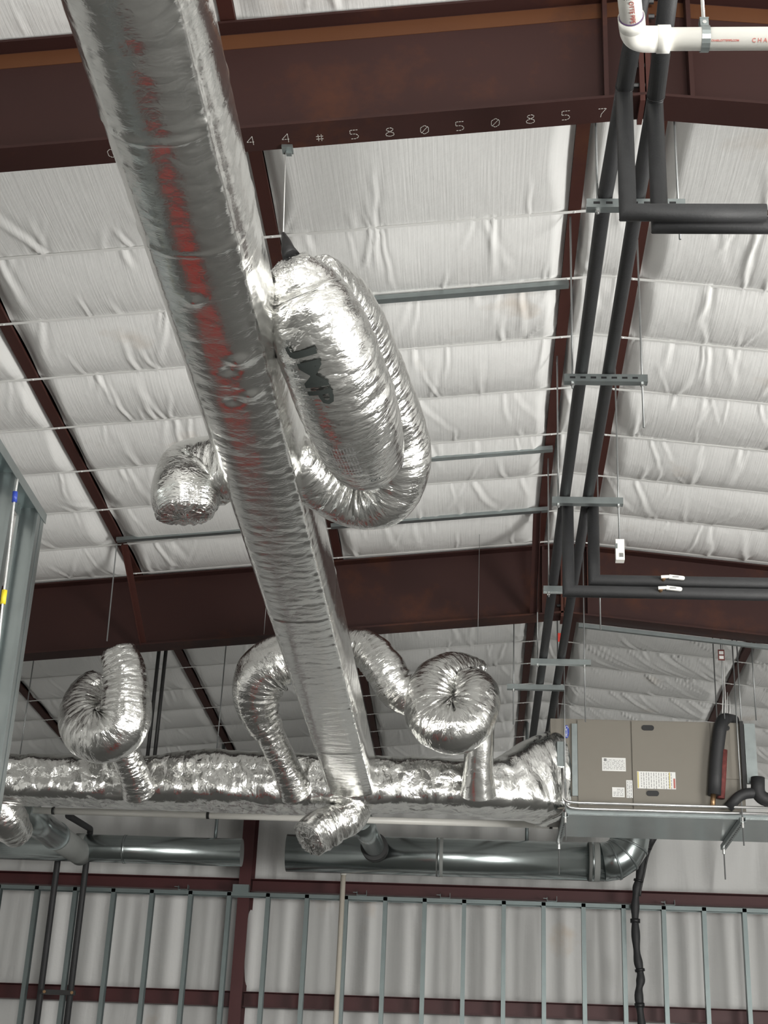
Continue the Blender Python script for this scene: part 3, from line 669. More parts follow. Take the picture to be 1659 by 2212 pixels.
# 3: left loop over the trunk
flex('flex_duct', 'curled foil flex loop farthest left above the trunk, hung from a white strap', [
    ('collar_duct', [P(300, 1712, 11.1), P(288, 1670, 10.95), P(265, 1615, 10.8), P(245, 1570, 10.7)], [0.125, 0.112, 0.108, 0.108], dict(crumple=0.004, seed=91)),
    ('curled_sleeve', [P(212, 1478, 10.72), P(190, 1505, 10.66), P(180, 1545, 10.56), P(193, 1578, 10.46), P(232, 1588, 10.38), P(266, 1560, 10.33), P(272, 1510, 10.31), P(270, 1455, 10.29), P(256, 1410, 10.27)], [0.125, 0.155, 0.18, 0.195, 0.20, 0.19, 0.175, 0.155, 0.13], dict(crumple=0.012, fold=0.024, seed=95, cap0=0.4, cap1=0.5))])
# 4: middle-left flex, passes behind the long duct
flex('flex_duct', 'bent foil flex between the left loop and the long duct, tall collar below', [
    ('collar_duct', [P(640, 1712, 11.1), P(622, 1668, 10.95), P(595, 1610, 10.8), P(568, 1555, 10.65)], [0.125, 0.108, 0.105, 0.105], dict(crumple=0.004, seed=111)),
    ('bent_sleeve', [P(578, 1578, 10.62), P(558, 1535, 10.50), P(553, 1490, 10.40), P(572, 1448, 10.32), P(612, 1424, 10.30), P(655, 1410, 10.34), P(700, 1395, 10.45)], [0.12, 0.145, 0.175, 0.19, 0.185, 0.17, 0.15], dict(crumple=0.013, fold=0.026, seed=115, cap1=0.4))])
# 5: right ball
flex('flex_duct', 'balled foil flex coil right of the long duct, standing on a round collar', [
    ('collar_duct', [P(1033, 1715, 11.05), P(1033, 1670, 10.95), P(1035, 1610, 10.85), P(1036, 1560, 10.8)], [0.135, 0.112, 0.108, 0.108], dict(crumple=0.005, seed=131, mat=M['foil'])),
    ('crossing_sleeve', [P(735, 1385, 10.6), P(790, 1400, 10.55), P(828, 1440, 10.52), P(858, 1488, 10.55), P(905, 1520, 10.62), P(950, 1530, 10.65)], [0.10, 0.135, 0.15, 0.145, 0.12, 0.12], dict(crumple=0.012, fold=0.02, seed=135)),
    ('coiled_sleeve', [P(1035, 1445, 10.72), P(985, 1448, 10.62), P(942, 1475, 10.54), P(928, 1520, 10.46), P(945, 1560, 10.40), P(990, 1572, 10.36), P(1022, 1545, 10.38), P(1030, 1500, 10.44), P(1010, 1470, 10.52)], [0.075, 0.14, 0.17, 0.185, 0.19, 0.185, 0.17, 0.16, 0.12], dict(crumple=0.012, fold=0.028, seed=139, cap0=0.9, cap1=0.3))])
# 6: stub under the trunk
flex('flex_duct', 'short crumpled foil elbow hanging below the trunk under the long duct', [
    ('foil_sleeve', [P(775, 1740, 11.3), P(755, 1765, 11.2), P(718, 1782, 11.15), P(690, 1795, 11.1), P(668, 1812, 11.05)], [0.10, 0.12, 0.135, 0.14, 0.135], dict(crumple=0.018, fold=0.014, seed=151, cap1=0.25, fu=9, fv=7, ex=2.6))])
# 7: foil sleeve end at far left under the trunk
flex('flex_duct', 'crumpled foil sleeve at the left edge below the trunk, half behind the stud partition', [
    ('foil_sleeve', [P(-60, 1700, 11.6), P(-15, 1730, 11.6), P(15, 1770, 11.7), P(40, 1800, 11.9)], [0.17, 0.17, 0.16, 0.12], dict(crumple=0.02, fold=0.01, seed=161, fu=10, fv=8))])
# ================================================================== GALVANISED SPIRAL DUCTS
def seamed(mb, a, b, r, n=40, pitch=0.9):
    a, b = Vector(a), Vector(b); L = (b-a).length; d = (b-a)/L; mb.cyl(a, b, r, n=n)
    k = 1
    while k*pitch < L:
        p = a+d*k*pitch; mb.cyl(p-d*0.012, p+d*0.012, r+0.006, n=n); k += 1
    return mb
RY = 15.35
sa, sb = P(620, 1843, RY), P(1305, 1861, RY); zc = (sa.z+sb.z)/2; sa.z = sb.z = zc; rD = 0.19
t = thing('galvanized_duct', 'bare galvanized round duct right of the red column with segmented elbow', 'duct', sa)
seamed(MB(), sa, sb, rD, pitch=1.55).build('duct_body', M['galv_duct'], t)
# gored elbow turning up
ctr = Vector((sb.x, RY, zc+0.27)); g = []
for k in range(5):
    a = math.radians(-90+90*k/4); g.append(Vector((ctr.x+0.27*math.cos(a), RY, ctr.z+0.27*math.sin(a))))
g = [sb-Vector((0.02, 0, 0))]+g[1:]; g.append(g[-1]+Vector((0, 0, 0.10)))
el = MB().pipe(g, rD+0.004, 40, True); el.build('elbow', M['galv_duct'], t)
bd = MB()
for k in range(1, 5):
    d = (g[k+1]-g[k-1]).normalized() if k+1 < len(g) else Vector((0, 0, 1)); bd.cyl(g[k]-d*0.010, g[k]+d*0.010, rD+0.012, n=40)
bd.build('elbow_seam', M['galv'], t)
MB().cyl(sb-Vector((0.16, 0, 0)), sb-Vector((0.05, 0, 0)), rD+0.005, n=40).build('sealant_band', M['tape'], t)
p = P(950, 1850, RY); bd = MB(); bd.cyl((p.x-0.035, RY, zc), (p.x+0.035, RY, zc), rD+0.005, n=40); bd.build('sealant_band', M['tape'], t)
la, lb = P(-60, 1832, RY), P(523, 1838, RY); zl = (P(20, 1830, RY).z+P(500, 1838, RY).z)/2; la.z = lb.z = zl
t = thing('galvanized_duct', 'bare galvanized round duct at lower left, ending beside the red column', 'duct', lb)
seamed(MB(), la, lb, 0.14, pitch=1.6).build('duct_body', M['galv_duct'], t)
p = P(175, 1830, RY); bd = MB(); bd.cyl((p.x-0.05, RY, zl), (p.x+0.05, RY, zl), 0.146, n=40); bd.build('sealant_band', M['tape'], t)
# branch pipes from the foil sleeves into the spiral ducts
t = thing('duct_branch', 'angled galvanized branch pipe dropping from the left foil sleeve to the round duct', 'duct', P(60, 1770, 12.4))
a, b, c = P(35, 1745, 12.3), P(120, 1805, 14.3), P(158, 1832, 15.1)
MB().pipe([a, b], 0.13, 32).build('pipe_body', M['galv_duct'], t); MB().pipe(fillet([b, c, c+Vector((0.02, 0.25, 0))], 0.1), 0.125, 32).build('branch_elbow', M['tape'], t)
MB().cyl(b-(b-a).normalized()*0.015, b+(b-a).normalized()*0.015, 0.138, n=32).build('joint_ring', M['galv'], t)
t = thing('duct_branch', 'short galvanized branch pipe from the lower foil elbow into the right round duct', 'duct', P(775, 1765, 12.2))
a, b = P(778, 1768, 12.6), P(808, 1828, 14.9)
MB().pipe([a, b], 0.10, 32).build('pipe_body', M['galv_duct'], t); MB().cyl(b, b+(b-a).normalized()*0.35, 0.135, n=32).build('saddle_collar', M['plate'], t)
# ================================================================== AIR HANDLER
AY = 11.35
a = P(1189, 1555, AY); b = P(1612, 1753, AY); x0, x1, z0, z1 = a.x, b.x, P(1400, 1752, AY).z, P(1400, 1557, AY).z
ah = thing('air_handler', 'tan sheet metal air handler hung at right, with blue oval badge and stickers', 'air handler', ((x0+x1)/2, AY+0.3, z0))
W_, D_ = x1-x0, 0.62
MB().box(((x0+x1)/2, AY+D_/2, (z0+z1)/2), (W_, D_, z1-z0)).build('cabinet', M['tan'], ah)
def fx(px): return x0+(px-1189)/(1612-1189)*W_
def fz(py): return z1-(py-1556)/(1753-1556)*(z1-z0)
def patch(nm, xa, ya, xb, yb, mat, th=0.003, parent=None, lift=0.0):
    return MB().box(((fx(xa)+fx(xb))/2, AY-th/2-lift, (fz(ya)+fz(yb))/2), (fx(xb)-fx(xa), th, fz(ya)-fz(yb))).build(nm, mat, parent or ah)
pL = patch('access_panel', 1249, 1559, 1366, 1751, M['tan'], 0.012)
pR = patch('access_panel', 1369, 1559, 1540, 1751, M['tan'], 0.012)
pS = patch('side_panel', 1543, 1559, 1608, 1680, M['tan'], 0.010)
patch('corner_post', 1236, 1568, 1248, 1726, M['galv'], 0.02)
patch('corner_post', 1606, 1556, 1614, 1720, M['black'], 0.05)
patch('end_flange', 1616, 1560, 1640, 1690, M['galv'], 0.04)
def pill(nm, px, py, w_, h_, mat, parent, lift):
    mb = MB(); n = 24; vs = []
    for s_ in (0, 1):
        for k in range(n):
            a_ = 2*math.pi*k/n; cx_ = (w_-h_)/2*(1 if math.cos(a_) > 0 else -1); vs.append((fx(px)+cx_+h_/2*math.cos(a_), AY-lift-0.006*s_, fz(py)+h_/2*math.sin(a_)))
    mb.add(vs, [(k, (k+1) % n, n+(k+1) % n, n+k) for k in range(n)]+[tuple(range(n)), tuple(range(2*n-1, n-1, -1))]); return mb.build(nm, mat, parent)
for px, py, pp in ((1405, 1573, pR), (1411, 1716, pR), (1572, 1569, pS)): tag(pill('panel_grip', px, py, 0.095, 0.042, M['black'], pp, 0.012), 'black oval grip')
def ellipse(nm, px, py, rx_, rz_, mat, parent, lift, y=None):
    n = 24; mb = MB(); vs = [(fx(px)+rx_*math.cos(2*math.pi*k/n), AY-lift-0.004*s_, fz(py)+rz_*math.sin(2*math.pi*k/n)) for s_ in (0, 1) for k in range(n)]
    mb.add(vs, [(k, (k+1) % n, n+(k+1) % n, n+k) for k in range(n)]+[tuple(range(n)), tuple(range(2*n-1, n-1, -1))]); return mb.build(nm, mat, parent)
bdg = tag(ellipse('badge', 1225, 1585, 0.019, 0.052, M['blue'], ah, 0.001), 'blue oval maker badge')
put_text('badge_text', 'Carrier', 0.030, (fx(1225), AY-0.0062, fz(1585)), (0, 0, -1), (1, 0, 0), M['label'], bdg)
patch('control_box', 1203, 1611, 1219, 1665, M['galv'], 0.05)
# stickers with printed lines
def sticker(xa, ya, xb, yb, parent, rows, colr=None, vert=False, sd=0):
    rr = random.Random(sd); s_ = MB().box(((fx(xa)+fx(xb))/2, AY-0.0135, (fz(ya)+fz(yb))/2), (fx(xb)-fx(xa), 0.003, fz(ya)-fz(yb))).build('sticker', M['label'], parent)
    ink = MB()
    for r in range(rows):
        if vert:
            X_ = xa+(xb-xa)*(0.08+0.84*(r+0.5)/rows); q_ = ya+2
            while q_ < yb-3:
                l = rr.uniform(3, 10); ink.box((fx(X_), AY-0.0155, fz(q_+l/2)), (0.004, 0.001, (l-1)/197*(z1-z0))); q_ += l+1
        else:
            Z_ = ya+(yb-ya)*(0.12+0.78*(r+0.5)/rows); q_ = xa+2+(8 if r < 2 else 0)
            while q_ < xb-3:
                l = rr.uniform(2, 9); l = min(l, xb-2-q_); ink.box((fx(q_+l/2), AY-0.0155, fz(Z_)), ((l-1)/423*W_ if l > 1.5 else 0.002, 0.001, 0.0035)); q_ += l+1
    ink.build('sticker_print', M['ink'], s_)
    if colr:
        for (xa_, xb_, ya_, yb_, mm) in colr: MB().box(((fx(xa_)+fx(xb_))/2, AY-0.0158, (fz(ya_)+fz(yb_))/2), (fx(xb_)-fx(xa_), 0.001, fz(ya_)-fz(yb_))).build('color_block', mm, s_)
    return s_
sticker(1302, 1641, 1354, 1670, pL, 7, [(1306, 1312, 1643, 1649, M['ink'])], sd=1)
sticker(1323, 1705, 1350, 1726, pL, 5, sd=2)
sticker(1354, 1689, 1367.5, 1727, pL, 3, vert=True, sd=3)
sticker(1378, 1669, 1462, 1706, pR, 13, [(1379, 1381.5, 1670, 1705, M['inkyellow']), (1457, 1461, 1683, 1704, M['inkred']), (1448, 1450, 1670, 1705, M['inkyellow'])], vert=True, sd=4)
# drip pan below
pa = P(1222, 1757, AY+0.02)
MB().box(((pa.x+2.6)/2, AY+0.36, z0-0.03), (2.6-pa.x, 0.74, 0.035)).build('drain_pan', M['galv_duct'], ah)
mb = MB(); mb.bar((pa.x, AY-0.01, z0-0.012), (2.6, AY-0.01, z0-0.012), 0.006, 0.045); mb.build('pan_lip', M['galv'], ah)
# struts carrying it
for px, lab in ((1222, 'perforated strut under the left end of the air handler'), (1604, 'perforated strut under the right end of the air handler')):
    p = P(px, 1746 if px > 1500 else 1765, AY-0.12); st_ = thing('support_strut', lab, 'strut', (p.x, AY-0.1, z0-0.07), 'struts under the air handler')
    mb = MB(); mb.prof((p.x, AY-0.12, z0-0.07), (p.x, AY+0.86, z0-0.07), [(-0.02, -0.02), (0.02, -0.02), (0.02, 0.02), (0.017, 0.02), (0.017, -0.017), (-0.017, -0.017), (-0.017, 0.02), (-0.02, 0.02)])
    mb.build('channel', M['galv'], st_); hb = MB()
    for k in range(16): MB().box((p.x, AY-0.06+k*0.058, z0-0.0905), (0.012, 0.028, 0.0012)).build('slot', M['black'], st_)
    
    for yy in (-0.09, 0.83): MB().cyl((p.x, AY+yy, z0-0.13), (p.x, AY+yy, z0-0.05), 0.012, n=6, smooth=False).build('nut', M['steel'], st_)
    for yy, ln, l2 in ((AY-0.09, 0.26, 'front'), (AY+0.83, 0.33, 'back')):
        o = MB().cyl((p.x+0.0, yy, z0-ln), (p.x+0.0, yy, rz(p.x)), 0.0055, n=8).build('threaded_rod', M['rod'])
        tag(o, 'thin threaded rod at the %s of the %s strut under the air handler' % (l2, 'left' if px < 1500 else 'right'), 'rod', 'hanger rods')
# conduits below the face
for k, (yo, l) in enumerate((((1660, 1731, 0.10), 'upper bright conduit bending out of the small box and along the air handler base'), ((1690, 1744, 0.07), 'lower bright conduit running along the air handler base'))):
    Yc = AY-yo[2]; A_ = P(1214+6*k, yo[0], Yc); C_ = P(1255, yo[1]+3, Yc); E_ = P(1700, yo[1]+7, Yc); B_ = Vector((A_.x+0.01, Yc, C_.z+0.01)); C2 = Vector((A_.x+0.10, Yc, C_.z)); E_.z = C_.z
    tag(MB().pipe(fillet([A_, B_, C2, Vector((2.9, Yc, C_.z))], 0.09, 8), 0.011, 14).build('metal_conduit', M['steel']), l, 'conduit', 'conduits along the air handler')
# insulated line arching over the cabinet
t = thing('insulated_pipe', 'fat black insulated pipe arching over the right part of the air handler with red mesh', 'insulated pipe', P(1545, 1700, AY-0.1))
pp = fillet([P(1543, 1718, AY-0.07), P(1547, 1640, AY-0.07), P(1556, 1570, AY-0.07), P(1562, 1553, AY+0.0), P(1585, 1558, AY+0.12)], 0.12, 8)
MB().pipe(pp, 0.050, 20).build('pipe_insulation', M['rubber'], t)
MB().pipe([P(1557, 1725, AY-0.05), P(1560, 1680, AY-0.06), P(1563, 1620, AY-0.07)], 0.030, 12).build('red_mesh_sleeve', M['redwrap'], t)
MB().pipe([P(1541, 1716, AY-0.09), P(1539, 1745, AY-0.09)], 0.020, 12).build('pipe_fitting', M['brass'], t)
t = thing('insulated_pipe', 'black insulated elbow at the right edge below the air handler corner', 'insulated pipe', P(1640, 1700, AY-0.1))
MB().pipe(fillet([P(1637, 1680, AY-0.1), P(1637, 1722, AY-0.1), P(1700, 1740, AY-0.1)], 0.1), 0.052, 20).build('pipe_insulation', M['rubber'], t)
MB().pipe(fillet([P(1573, 1745, AY-0.08), P(1600, 1715, AY-0.1), P(1640, 1712, AY-0.1)], 0.06), 0.040, 16).build('pipe_insulation', M['rubber'], t)
#=CUT3=
# ================================================================== TWIN INSULATED PIPES ALONG THE RIDGE
PZr = 5.30; pr_ = 0.031
def onpipe(px, py): return atZ(px, py, PZr)
Yj = atZ(1349, 187, PZr).y
for (xl, jx, jy, tx, lab, bx) in ((0.475, 1349, 187, 1392, 'left long black insulated pipe running under the ridge to the air handler', 0.0), (0.607, 1417, 205, 1450, 'right long black insulated pipe running under the ridge to the air handler', 0.0)):
    J = atZ(jx, jy, PZr); T0 = atZ(tx, -60, PZr)
    t = thing('insulated_pipe', lab, 'insulated pipe', (xl, 8.0, PZr), 'twin black pipes under the ridge')
    far_end = Vector((xl, 12.95 if xl < 0.5 else 12.7, PZr))
    MB().pipe([T0, J], pr_*1.06, 20).build('pipe_insulation', M['rubber'], t)
    MB().pipe([J, Vector((xl, 5.05, PZr)), Vector((xl, 7.9, PZr))], pr_, 20).build('pipe_insulation', M['rubber'], t)
    MB().pipe([Vector((xl, 7.91, PZr)), Vector((xl, 11.0, PZr)), far_end], pr_, 20).build('pipe_insulation', M['rubber'], t)
    d = (J-T0).normalized(); MB().cyl(J-d*0.004, J+d*0.004, pr_*1.10, n=20).build('joint_seam', M['black'], t)
# front tees: drop, then run off to the right
def tee(J, E, R_, label, r=pr_, cut=None):
    t = thing('insulated_pipe', label, 'insulated pipe', E, 'tee branches of the twin pipes')
    E = Vector(E); top = Vector((E.x, E.y, PZr+0.0)); 
    MB().pipe([top, E, Vector(R_)], r, 20).build('pipe_insulation', M['rubber'], t)
    d = Vector(R_)-E; d.normalize(); c1 = E+Vector((0, 0, r))
    MB().pipe([E+Vector((-r*1.02, 0, -r*1.02)), E+Vector((r*1.03, -r*0.02, r*1.03))], 0.0015, 6).build('mitre_seam', M['black'], t)
    return t
J1 = atZ(1349, 187, PZr); E1 = atY(1345, 459, J1.y+0.02); E1.x = J1.x
r1 = tee(J1, E1, E1+Vector((0.475, 0, 0.0)), 'near black insulated branch, upper, dropping from the left pipe then running right')
c = E1+Vector((0.475, 0, 0)); MB().cyl(c, c+Vector((0.3, 0, 0)), 0.010, n=12).build('bare_pipe', M['brass'], r1)
J2 = atZ(1417, 205, PZr); E2 = atY(1417, 486, J2.y+0.04); E2.x = J2.x
tee(J2, E2, E2+Vector((0.7, 0, 0)), 'near black insulated branch, lower, dropping from the right pipe then running right')
Ya = atZ(1262, 1085, PZr).y
E3 = atY(1265, 1254, Ya+0.02); E3.x = 0.607+0.035
tee(None, E3, E3+Vector((2.4, 0, 0)), 'far black insulated branch, upper, running right in front of the far beam', r=0.034)
E4 = atY(1222, 1277, Ya-0.01); E4.x = 0.475+0.02
tee(None, E4, E4+Vector((2.5, 0, 0)), 'far black insulated branch, lower, running right in front of the far beam', r=0.034)
for px, py, E, lab in ((1433, 1258, E3, 'upper white lever valve on the far black branch'), (1427, 1280, E4, 'lower white lever valve on the far black branch')):
    p = atY(px, py, E.y-0.04); t = thing('ball_valve', lab, 'valve', p, 'lever valves on the far branches')
    MB().cyl((p.x, E.y-0.01, E.z), (p.x, E.y-0.065, E.z+0.002), 0.012, n=10).build('valve_stem', M['brass'], t)
    mb = MB(); mb.bar((p.x-0.015, E.y-0.065, E.z+0.003), (p.x+0.03, E.y-0.065, E.z+0.006), 0.010, 0.016); mb.bar((p.x+0.03, E.y-0.065, E.z+0.006), (p.x+0.105, E.y-0.066, E.z-0.002), 0.012, 0.022)
    mb.cyl((p.x+0.105, E.y-0.072, E.z-0.002), (p.x+0.105, E.y-0.060, E.z-0.002), 0.011, n=12)
    mb.build('lever_handle', M['pvc'], t)
    b_ = MB(); b_.box((p.x+0.065, E.y-0.0735, E.z+0.002), (0.035, 0.001, 0.005)); b_.build('handle_print', M['ink'], t)
# trapezes: strut + two rods
def trapeze(y, xa, xb, rods, label, low=(0.05, 0.05), z=None, slots=True):
    z = PZr-pr_-0.022 if z is None else z
    t = thing('trapeze_strut', label, 'strut', ((xa+xb)/2, y, z), 'pipe trapeze struts')
    mb = MB(); mb.prof((xa, y, z), (xb, y, z), [(-0.02, -0.02), (0.02, -0.02), (0.02, 0.02), (0.017, 0.02), (0.017, -0.017), (-0.017, -0.017), (-0.017, 0.02), (-0.02, 0.02)]); mb.build('channel', M['galv'], t)
    if slots:
        x = xa+0.04
        while x < xb-0.03: MB().box((x, y-0.0205, z), (0.026, 0.0012, 0.011)).build('slot', M['black'], t); x += 0.05
    for rx in rods: MB().cyl((rx, y, z-0.036), (rx, y, z-0.02), 0.010, n=6, smooth=False).build('nut', M['steel'], t)
    for (rx, lw, sd) in zip(rods, low, ('left', 'right')):
        o = MB().cyl((rx, y, z-lw), (rx, y, rz(rx)-0.01), 0.0048, n=8).build('threaded_rod', M['rod'])
        tag(o, '%s threaded rod of the %s' % (sd, label.split(' carrying')[0]), 'rod', 'hanger rods')
Yt = [atZ(1300, y, PZr-0.05).y for y in (443, 819, 1083, 1275, 1432, 1553)]
trapeze(Yt[0], 0.40, 0.79, (0.445, 0.765), 'slotted strut nearest the camera carrying the twin pipes', (0.04, 0.16))
trapeze(Yt[1], 0.39, 0.79, (0.43, 0.765), 'slotted strut second from the near beam carrying the twin pipes', (0.05, 0.26))
trapeze(Yt[2], 0.40, 0.80, (0.435, 0.775), 'slotted strut just before the far beam carrying the twin pipes', (0.04, 0.32), slots=False)
trapeze(Yt[3], 0.41, 0.80, (0.445, 0.775), 'strut in front of the far beam carrying the twin pipes', (0.05, 0.27), slots=False)
trapeze(Yt[4], 0.38, 0.82, (0.43, 0.775), 'strut beyond the far beam carrying the twin pipes', (0.04, 0.45), slots=False)
trapeze(11.2, 0.22, 0.66, (0.27,), 'dark strut at the top left corner of the air handler', (0.30,), slots=False)
# small box on the rod end
p = atY(1312, 1190, Yt[2]); t = thing('junction_box', 'small white box dangling on a rod right of the twin pipes', 'electrical box', (0.775, Yt[2], p.z+0.06))
MB().box((0.775, Yt[2], p.z), (0.048, 0.05, 0.125)).build('box_body', M['pvc'], t)
mb = MB(); mb.box((0.775+0.006, Yt[2]-0.026, p.z-0.035), (0.022, 0.004, 0.024)); mb.build('cover_plate', M['steel'], t); MB().box((0.755, Yt[2]-0.026, p.z+0.02), (0.012, 0.003, 0.03)).build('knockout', M['galv'], t)
# rods over the air handler
for px, y0_, lab in ((1598, 1625, 'right of the red tag'), (1630, 1556, 'nearest the right edge above the air handler')):
    a_ = P(px, 1500, AY+0.1); o = MB().cyl((a_.x, a_.y, P(px, y0_, AY+0.1).z), (a_.x, a_.y, rz(a_.x)), 0.0055, n=8).build('threaded_rod', M['rod'])
    tag(o, 'thin threaded rod above the air handler, '+lab, 'rod', 'hanger rods')
a_ = P(1558, 1415, AY-0.1); t = thing('inspection_tag', 'small dark red framed tag wired above the air handler', 'tag', a_)
MB().box(a_, (0.050, 0.004, 0.088)).build('tag_card', M['redwrap'], t)
mb = MB(); mb.box(a_+Vector((0, -0.003, 0.018)), (0.034, 0.002, 0.026)); mb.box(a_+Vector((0, -0.003, -0.02)), (0.034, 0.002, 0.026)); mb.build('tag_print', M['label'], t)
MB().cyl((a_.x, a_.y+0.004, z1), (a_.x, a_.y+0.004, rz(a_.x)), 0.004, n=8).build('tag_wire', M['rod'], t)
fl = MB()
rs = random.Random(5)
for k in range(4):
    a0 = P(1560+k*5, 1560, AY+0.05); a1 = P(1562+k*4.5, 1478+k*9, AY+0.2); fl.pipe([a0, a0.lerp(a1, 0.5)+Vector((0.006*(k % 2), 0, 0)), Vector((a1.x, a1.y, rz(a1.x)-0.01 if k == 1 else a1.z))], 0.004, 6)
tag(fl.build('hanger_wires', M['strap']), 'bundle of thin white hanger wires above the arched black pipe', 'wires', kind='stuff')
# rail below the far beam, right half
mb = MB(); A_ = Vector((RIDGE+0.12, B2Y+0.10, rz(RIDGE+0.12)-0.60)); B_ = Vector((4.0, B2Y+0.10, rz(4.0)-0.60)); mb.bar(A_, B_, 0.03, 0.03)
tag(mb.build('support_rail', M['galv']), 'long galvanized rail along the underside of the far beam, right half', 'rail')
# red label near ridge
mb = MB(); p = P(1210, 1377, 10.95); mb.box(p, (0.035, 0.004, 0.07))
tag(mb.build('red_tag', M['red']), 'small red tag between the twin black pipes beyond the far beam', 'tag')
# pair of dark conduits, left far bay
for px, lab in ((344, 'left'), (359, 'right')):
    a_ = P(px, 1400, 11.7); o = MB().cyl((a_.x, 11.7, 4.5), (a_.x, 11.7, rz(a_.x)), 0.016, n=12).build('vertical_conduit', M['plate'])
    tag(o, '%s of two dark upright conduits between the left loop and the middle flex' % lab, 'conduit', 'dark upright conduits')
for px, py, lab in ((62, 1500, 'beside the left partition'), (470, 1600, 'left of the middle flex')):
    a_ = P(px, py, 11.8); o = MB().cyl((a_.x, 11.8, 4.6), (a_.x, 11.8, rz(a_.x)), 0.005, n=8).build('threaded_rod', M['rod']); tag(o, 'thin threaded rod down to the trunk, '+lab, 'rod', 'hanger rods')
# hanger strap from the purlin to the left loop, beam clamp wire to the big sleeve
a_ = Vector((-2.66, 9.99, rz(-2.66)-0.01)); b_ = P(231, 1385, 10.3); tag(MB().bar(a_, b_, 0.009, 0.001, (0, 1, 0)).build('hanger_strap', M['rod']), 'thin pale strap holding the left foil loop from the purlin', 'strap')
hw = thing('beam_clamp', 'small galvanized clamp on the near beam edge holding a thin wire', 'clamp', atY(622, 326, 4.965))
c = atY(622, 324, 4.965); cz = rz(c.x)-0.585
mb = MB(); mb.box((c.x, 4.955, cz-0.003), (0.045, 0.05, 0.012)); mb.box((c.x, 4.975, cz+0.006), (0.032, 0.014, 0.03)); mb.box((c.x+0.006, 4.965, cz-0.014), (0.022, 0.02, 0.018)); mb.build('clamp_body', M['galv'], hw)
q_ = atZ(612, 505, 4.86); MB().cyl((c.x-0.01, 4.97, cz), (q_.x, q_.y, q_.z), 0.0018, n=6).build('hanger_wire', M['strap'], hw)
for px, py0, py1, Yq, lab in ((1032, 1000, 1392, 10.3, 'thin wire hanging down to the balled flex coil'), (570, 1270, 1370, 10.3, 'thin wire hanging down behind the long duct')):
    b_ = P(px, py1, Yq); tag(MB().cyl(b_, (b_.x, b_.y, rz(b_.x)), 0.0018, n=6).build('hanger_wire', M['rod']), lab, 'wire', 'thin hanger wires')
# ridge duct-like white sleeve between the purlins is part of the liner
# ================================================================== PVC PIPES
Z2 = 4.42; e0 = atZ(1352, 85, Z2); Yp = e0.y
pv = thing('pvc_drain_pipe', 'white plastic pipe at the top right, elbowed, with red lettering', 'plastic pipe', e0)
rp = 0.0302; 
B_ = Vector((e0.x+0.02, Yp, Z2)); Rn = Vector((2.2, Yp, Z2)); Tn = atZ(1358, -120, Z2+0.0)
T_dir = (Vector((e0.x-0.0, Yp-0.9, Z2))-B_).normalized()
up_end = atZ(1352, -80, Z2)
bent = fillet([B_+ (up_end-B_).normalized()*0.085, B_, B_+Vector((0.085, 0, 0))], 0.075, 10)
MB().pipe([B_+(up_end-B_).normalized()*0.06, up_end], rp, 28).build('riser_pipe', M['pvc'], pv)
MB().pipe([B_+Vector((0.06, 0, 0)), Rn], rp, 28).build('run_pipe', M['pvc'], pv)
ef = MB().pipe(bent, rp*1.14, 28); ef.cyl(B_+Vector((0.062, 0, 0)), B_+Vector((0.095, 0, 0)), rp*1.22, n=28)
ud = (up_end-B_).normalized(); ef.cyl(B_+ud*0.05, B_+ud*0.085, rp*1.16, n=28); ef.build('elbow_fitting', M['pvc'], pv)
MB().cyl(B_+ud*0.085, B_+ud*0.088, rp*1.06, n=28).build('primer_ring', M['purple'], pv)
cpl = MB(); cpl.cyl(B_+ud*0.185, B_+ud*0.215, rp*1.25, n=28); cpl.build('steel_clamp_band', M['steel'], pv)
# lettering faces the camera from below
vdir = (Vector((0, 0, ZC))-Vector((0.6, Yp, Z2))).normalized()
def pipe_text(txt, size, base, axis, side):
    ax = Vector(axis).normalized(); n = (Vector((0, 0, ZC))-Vector(base)); n -= ax*n.dot(ax); n.normalize(); yd = n.cross(ax)
    loc = Vector(base)+n*(rp+0.0008)+yd*side
    me_ = put_text('pipe_lettering', txt, size, loc, ax, yd, M['inkred'], pv, 0.0004, 0.0002); return me_
cxx = atZ(1602, 88, Z2).x
pipe_text('C H A R L O T T E   P I P E', 0.0150, (cxx+0.106, Yp, Z2), (1, 0, 0), -0.004)
pipe_text('CHARLOTTEPIPE.COM', 0.0072, (atZ(1562, 88, Z2).x, Yp, Z2), (1, 0, 0), -0.004)
pipe_text('OTTE PIPE', 0.0175, B_+ud*0.132, -ud, 0.003)
bc = MB(); bc.box((atZ(1448, 66, Z2).x, Yp-0.012, Z2+0.0), (0.001, 0.001, 0.001)); 
# hanger on the white pipe
hx = atZ(1522, 85, Z2).x; hg = thing('pipe_hanger', 'galvanized strap hanger and rod holding the white plastic pipe', 'pipe hanger', (hx, Yp, Z2+0.06))
hb = MB(); pts = [Vector((hx, Yp+math.sin(a_)*(rp+0.004), Z2-math.cos(a_)*(rp+0.004))) for a_ in [math.radians(x) for x in range(-150, 151, 20)]]
for q0, q1 in zip(pts[:-1], pts[1:]): hb.bar(q0, q1, 0.022, 0.002, (q0+q1)/2-Vector((hx, Yp, Z2)))
hb.box((hx, Yp-0.012, Z2+0.045), (0.022, 0.002, 0.034)); hb.box((hx, Yp+0.012, Z2+0.045), (0.022, 0.002, 0.034)); hb.box((hx, Yp, Z2+0.061), (0.024, 0.028, 0.003)); hb.build('strap_loop', M['galv'], hg)
MB().cyl((hx, Yp, Z2+0.05), (hx, Yp, rz(hx)), 0.005, n=10).build('hanger_rod', M['steel'], hg); MB().cyl((hx, Yp-0.016, Z2+0.045), (hx, Yp+0.016, Z2+0.045), 0.006, n=6, smooth=False).build('hanger_bolt', M['steel'], hg)
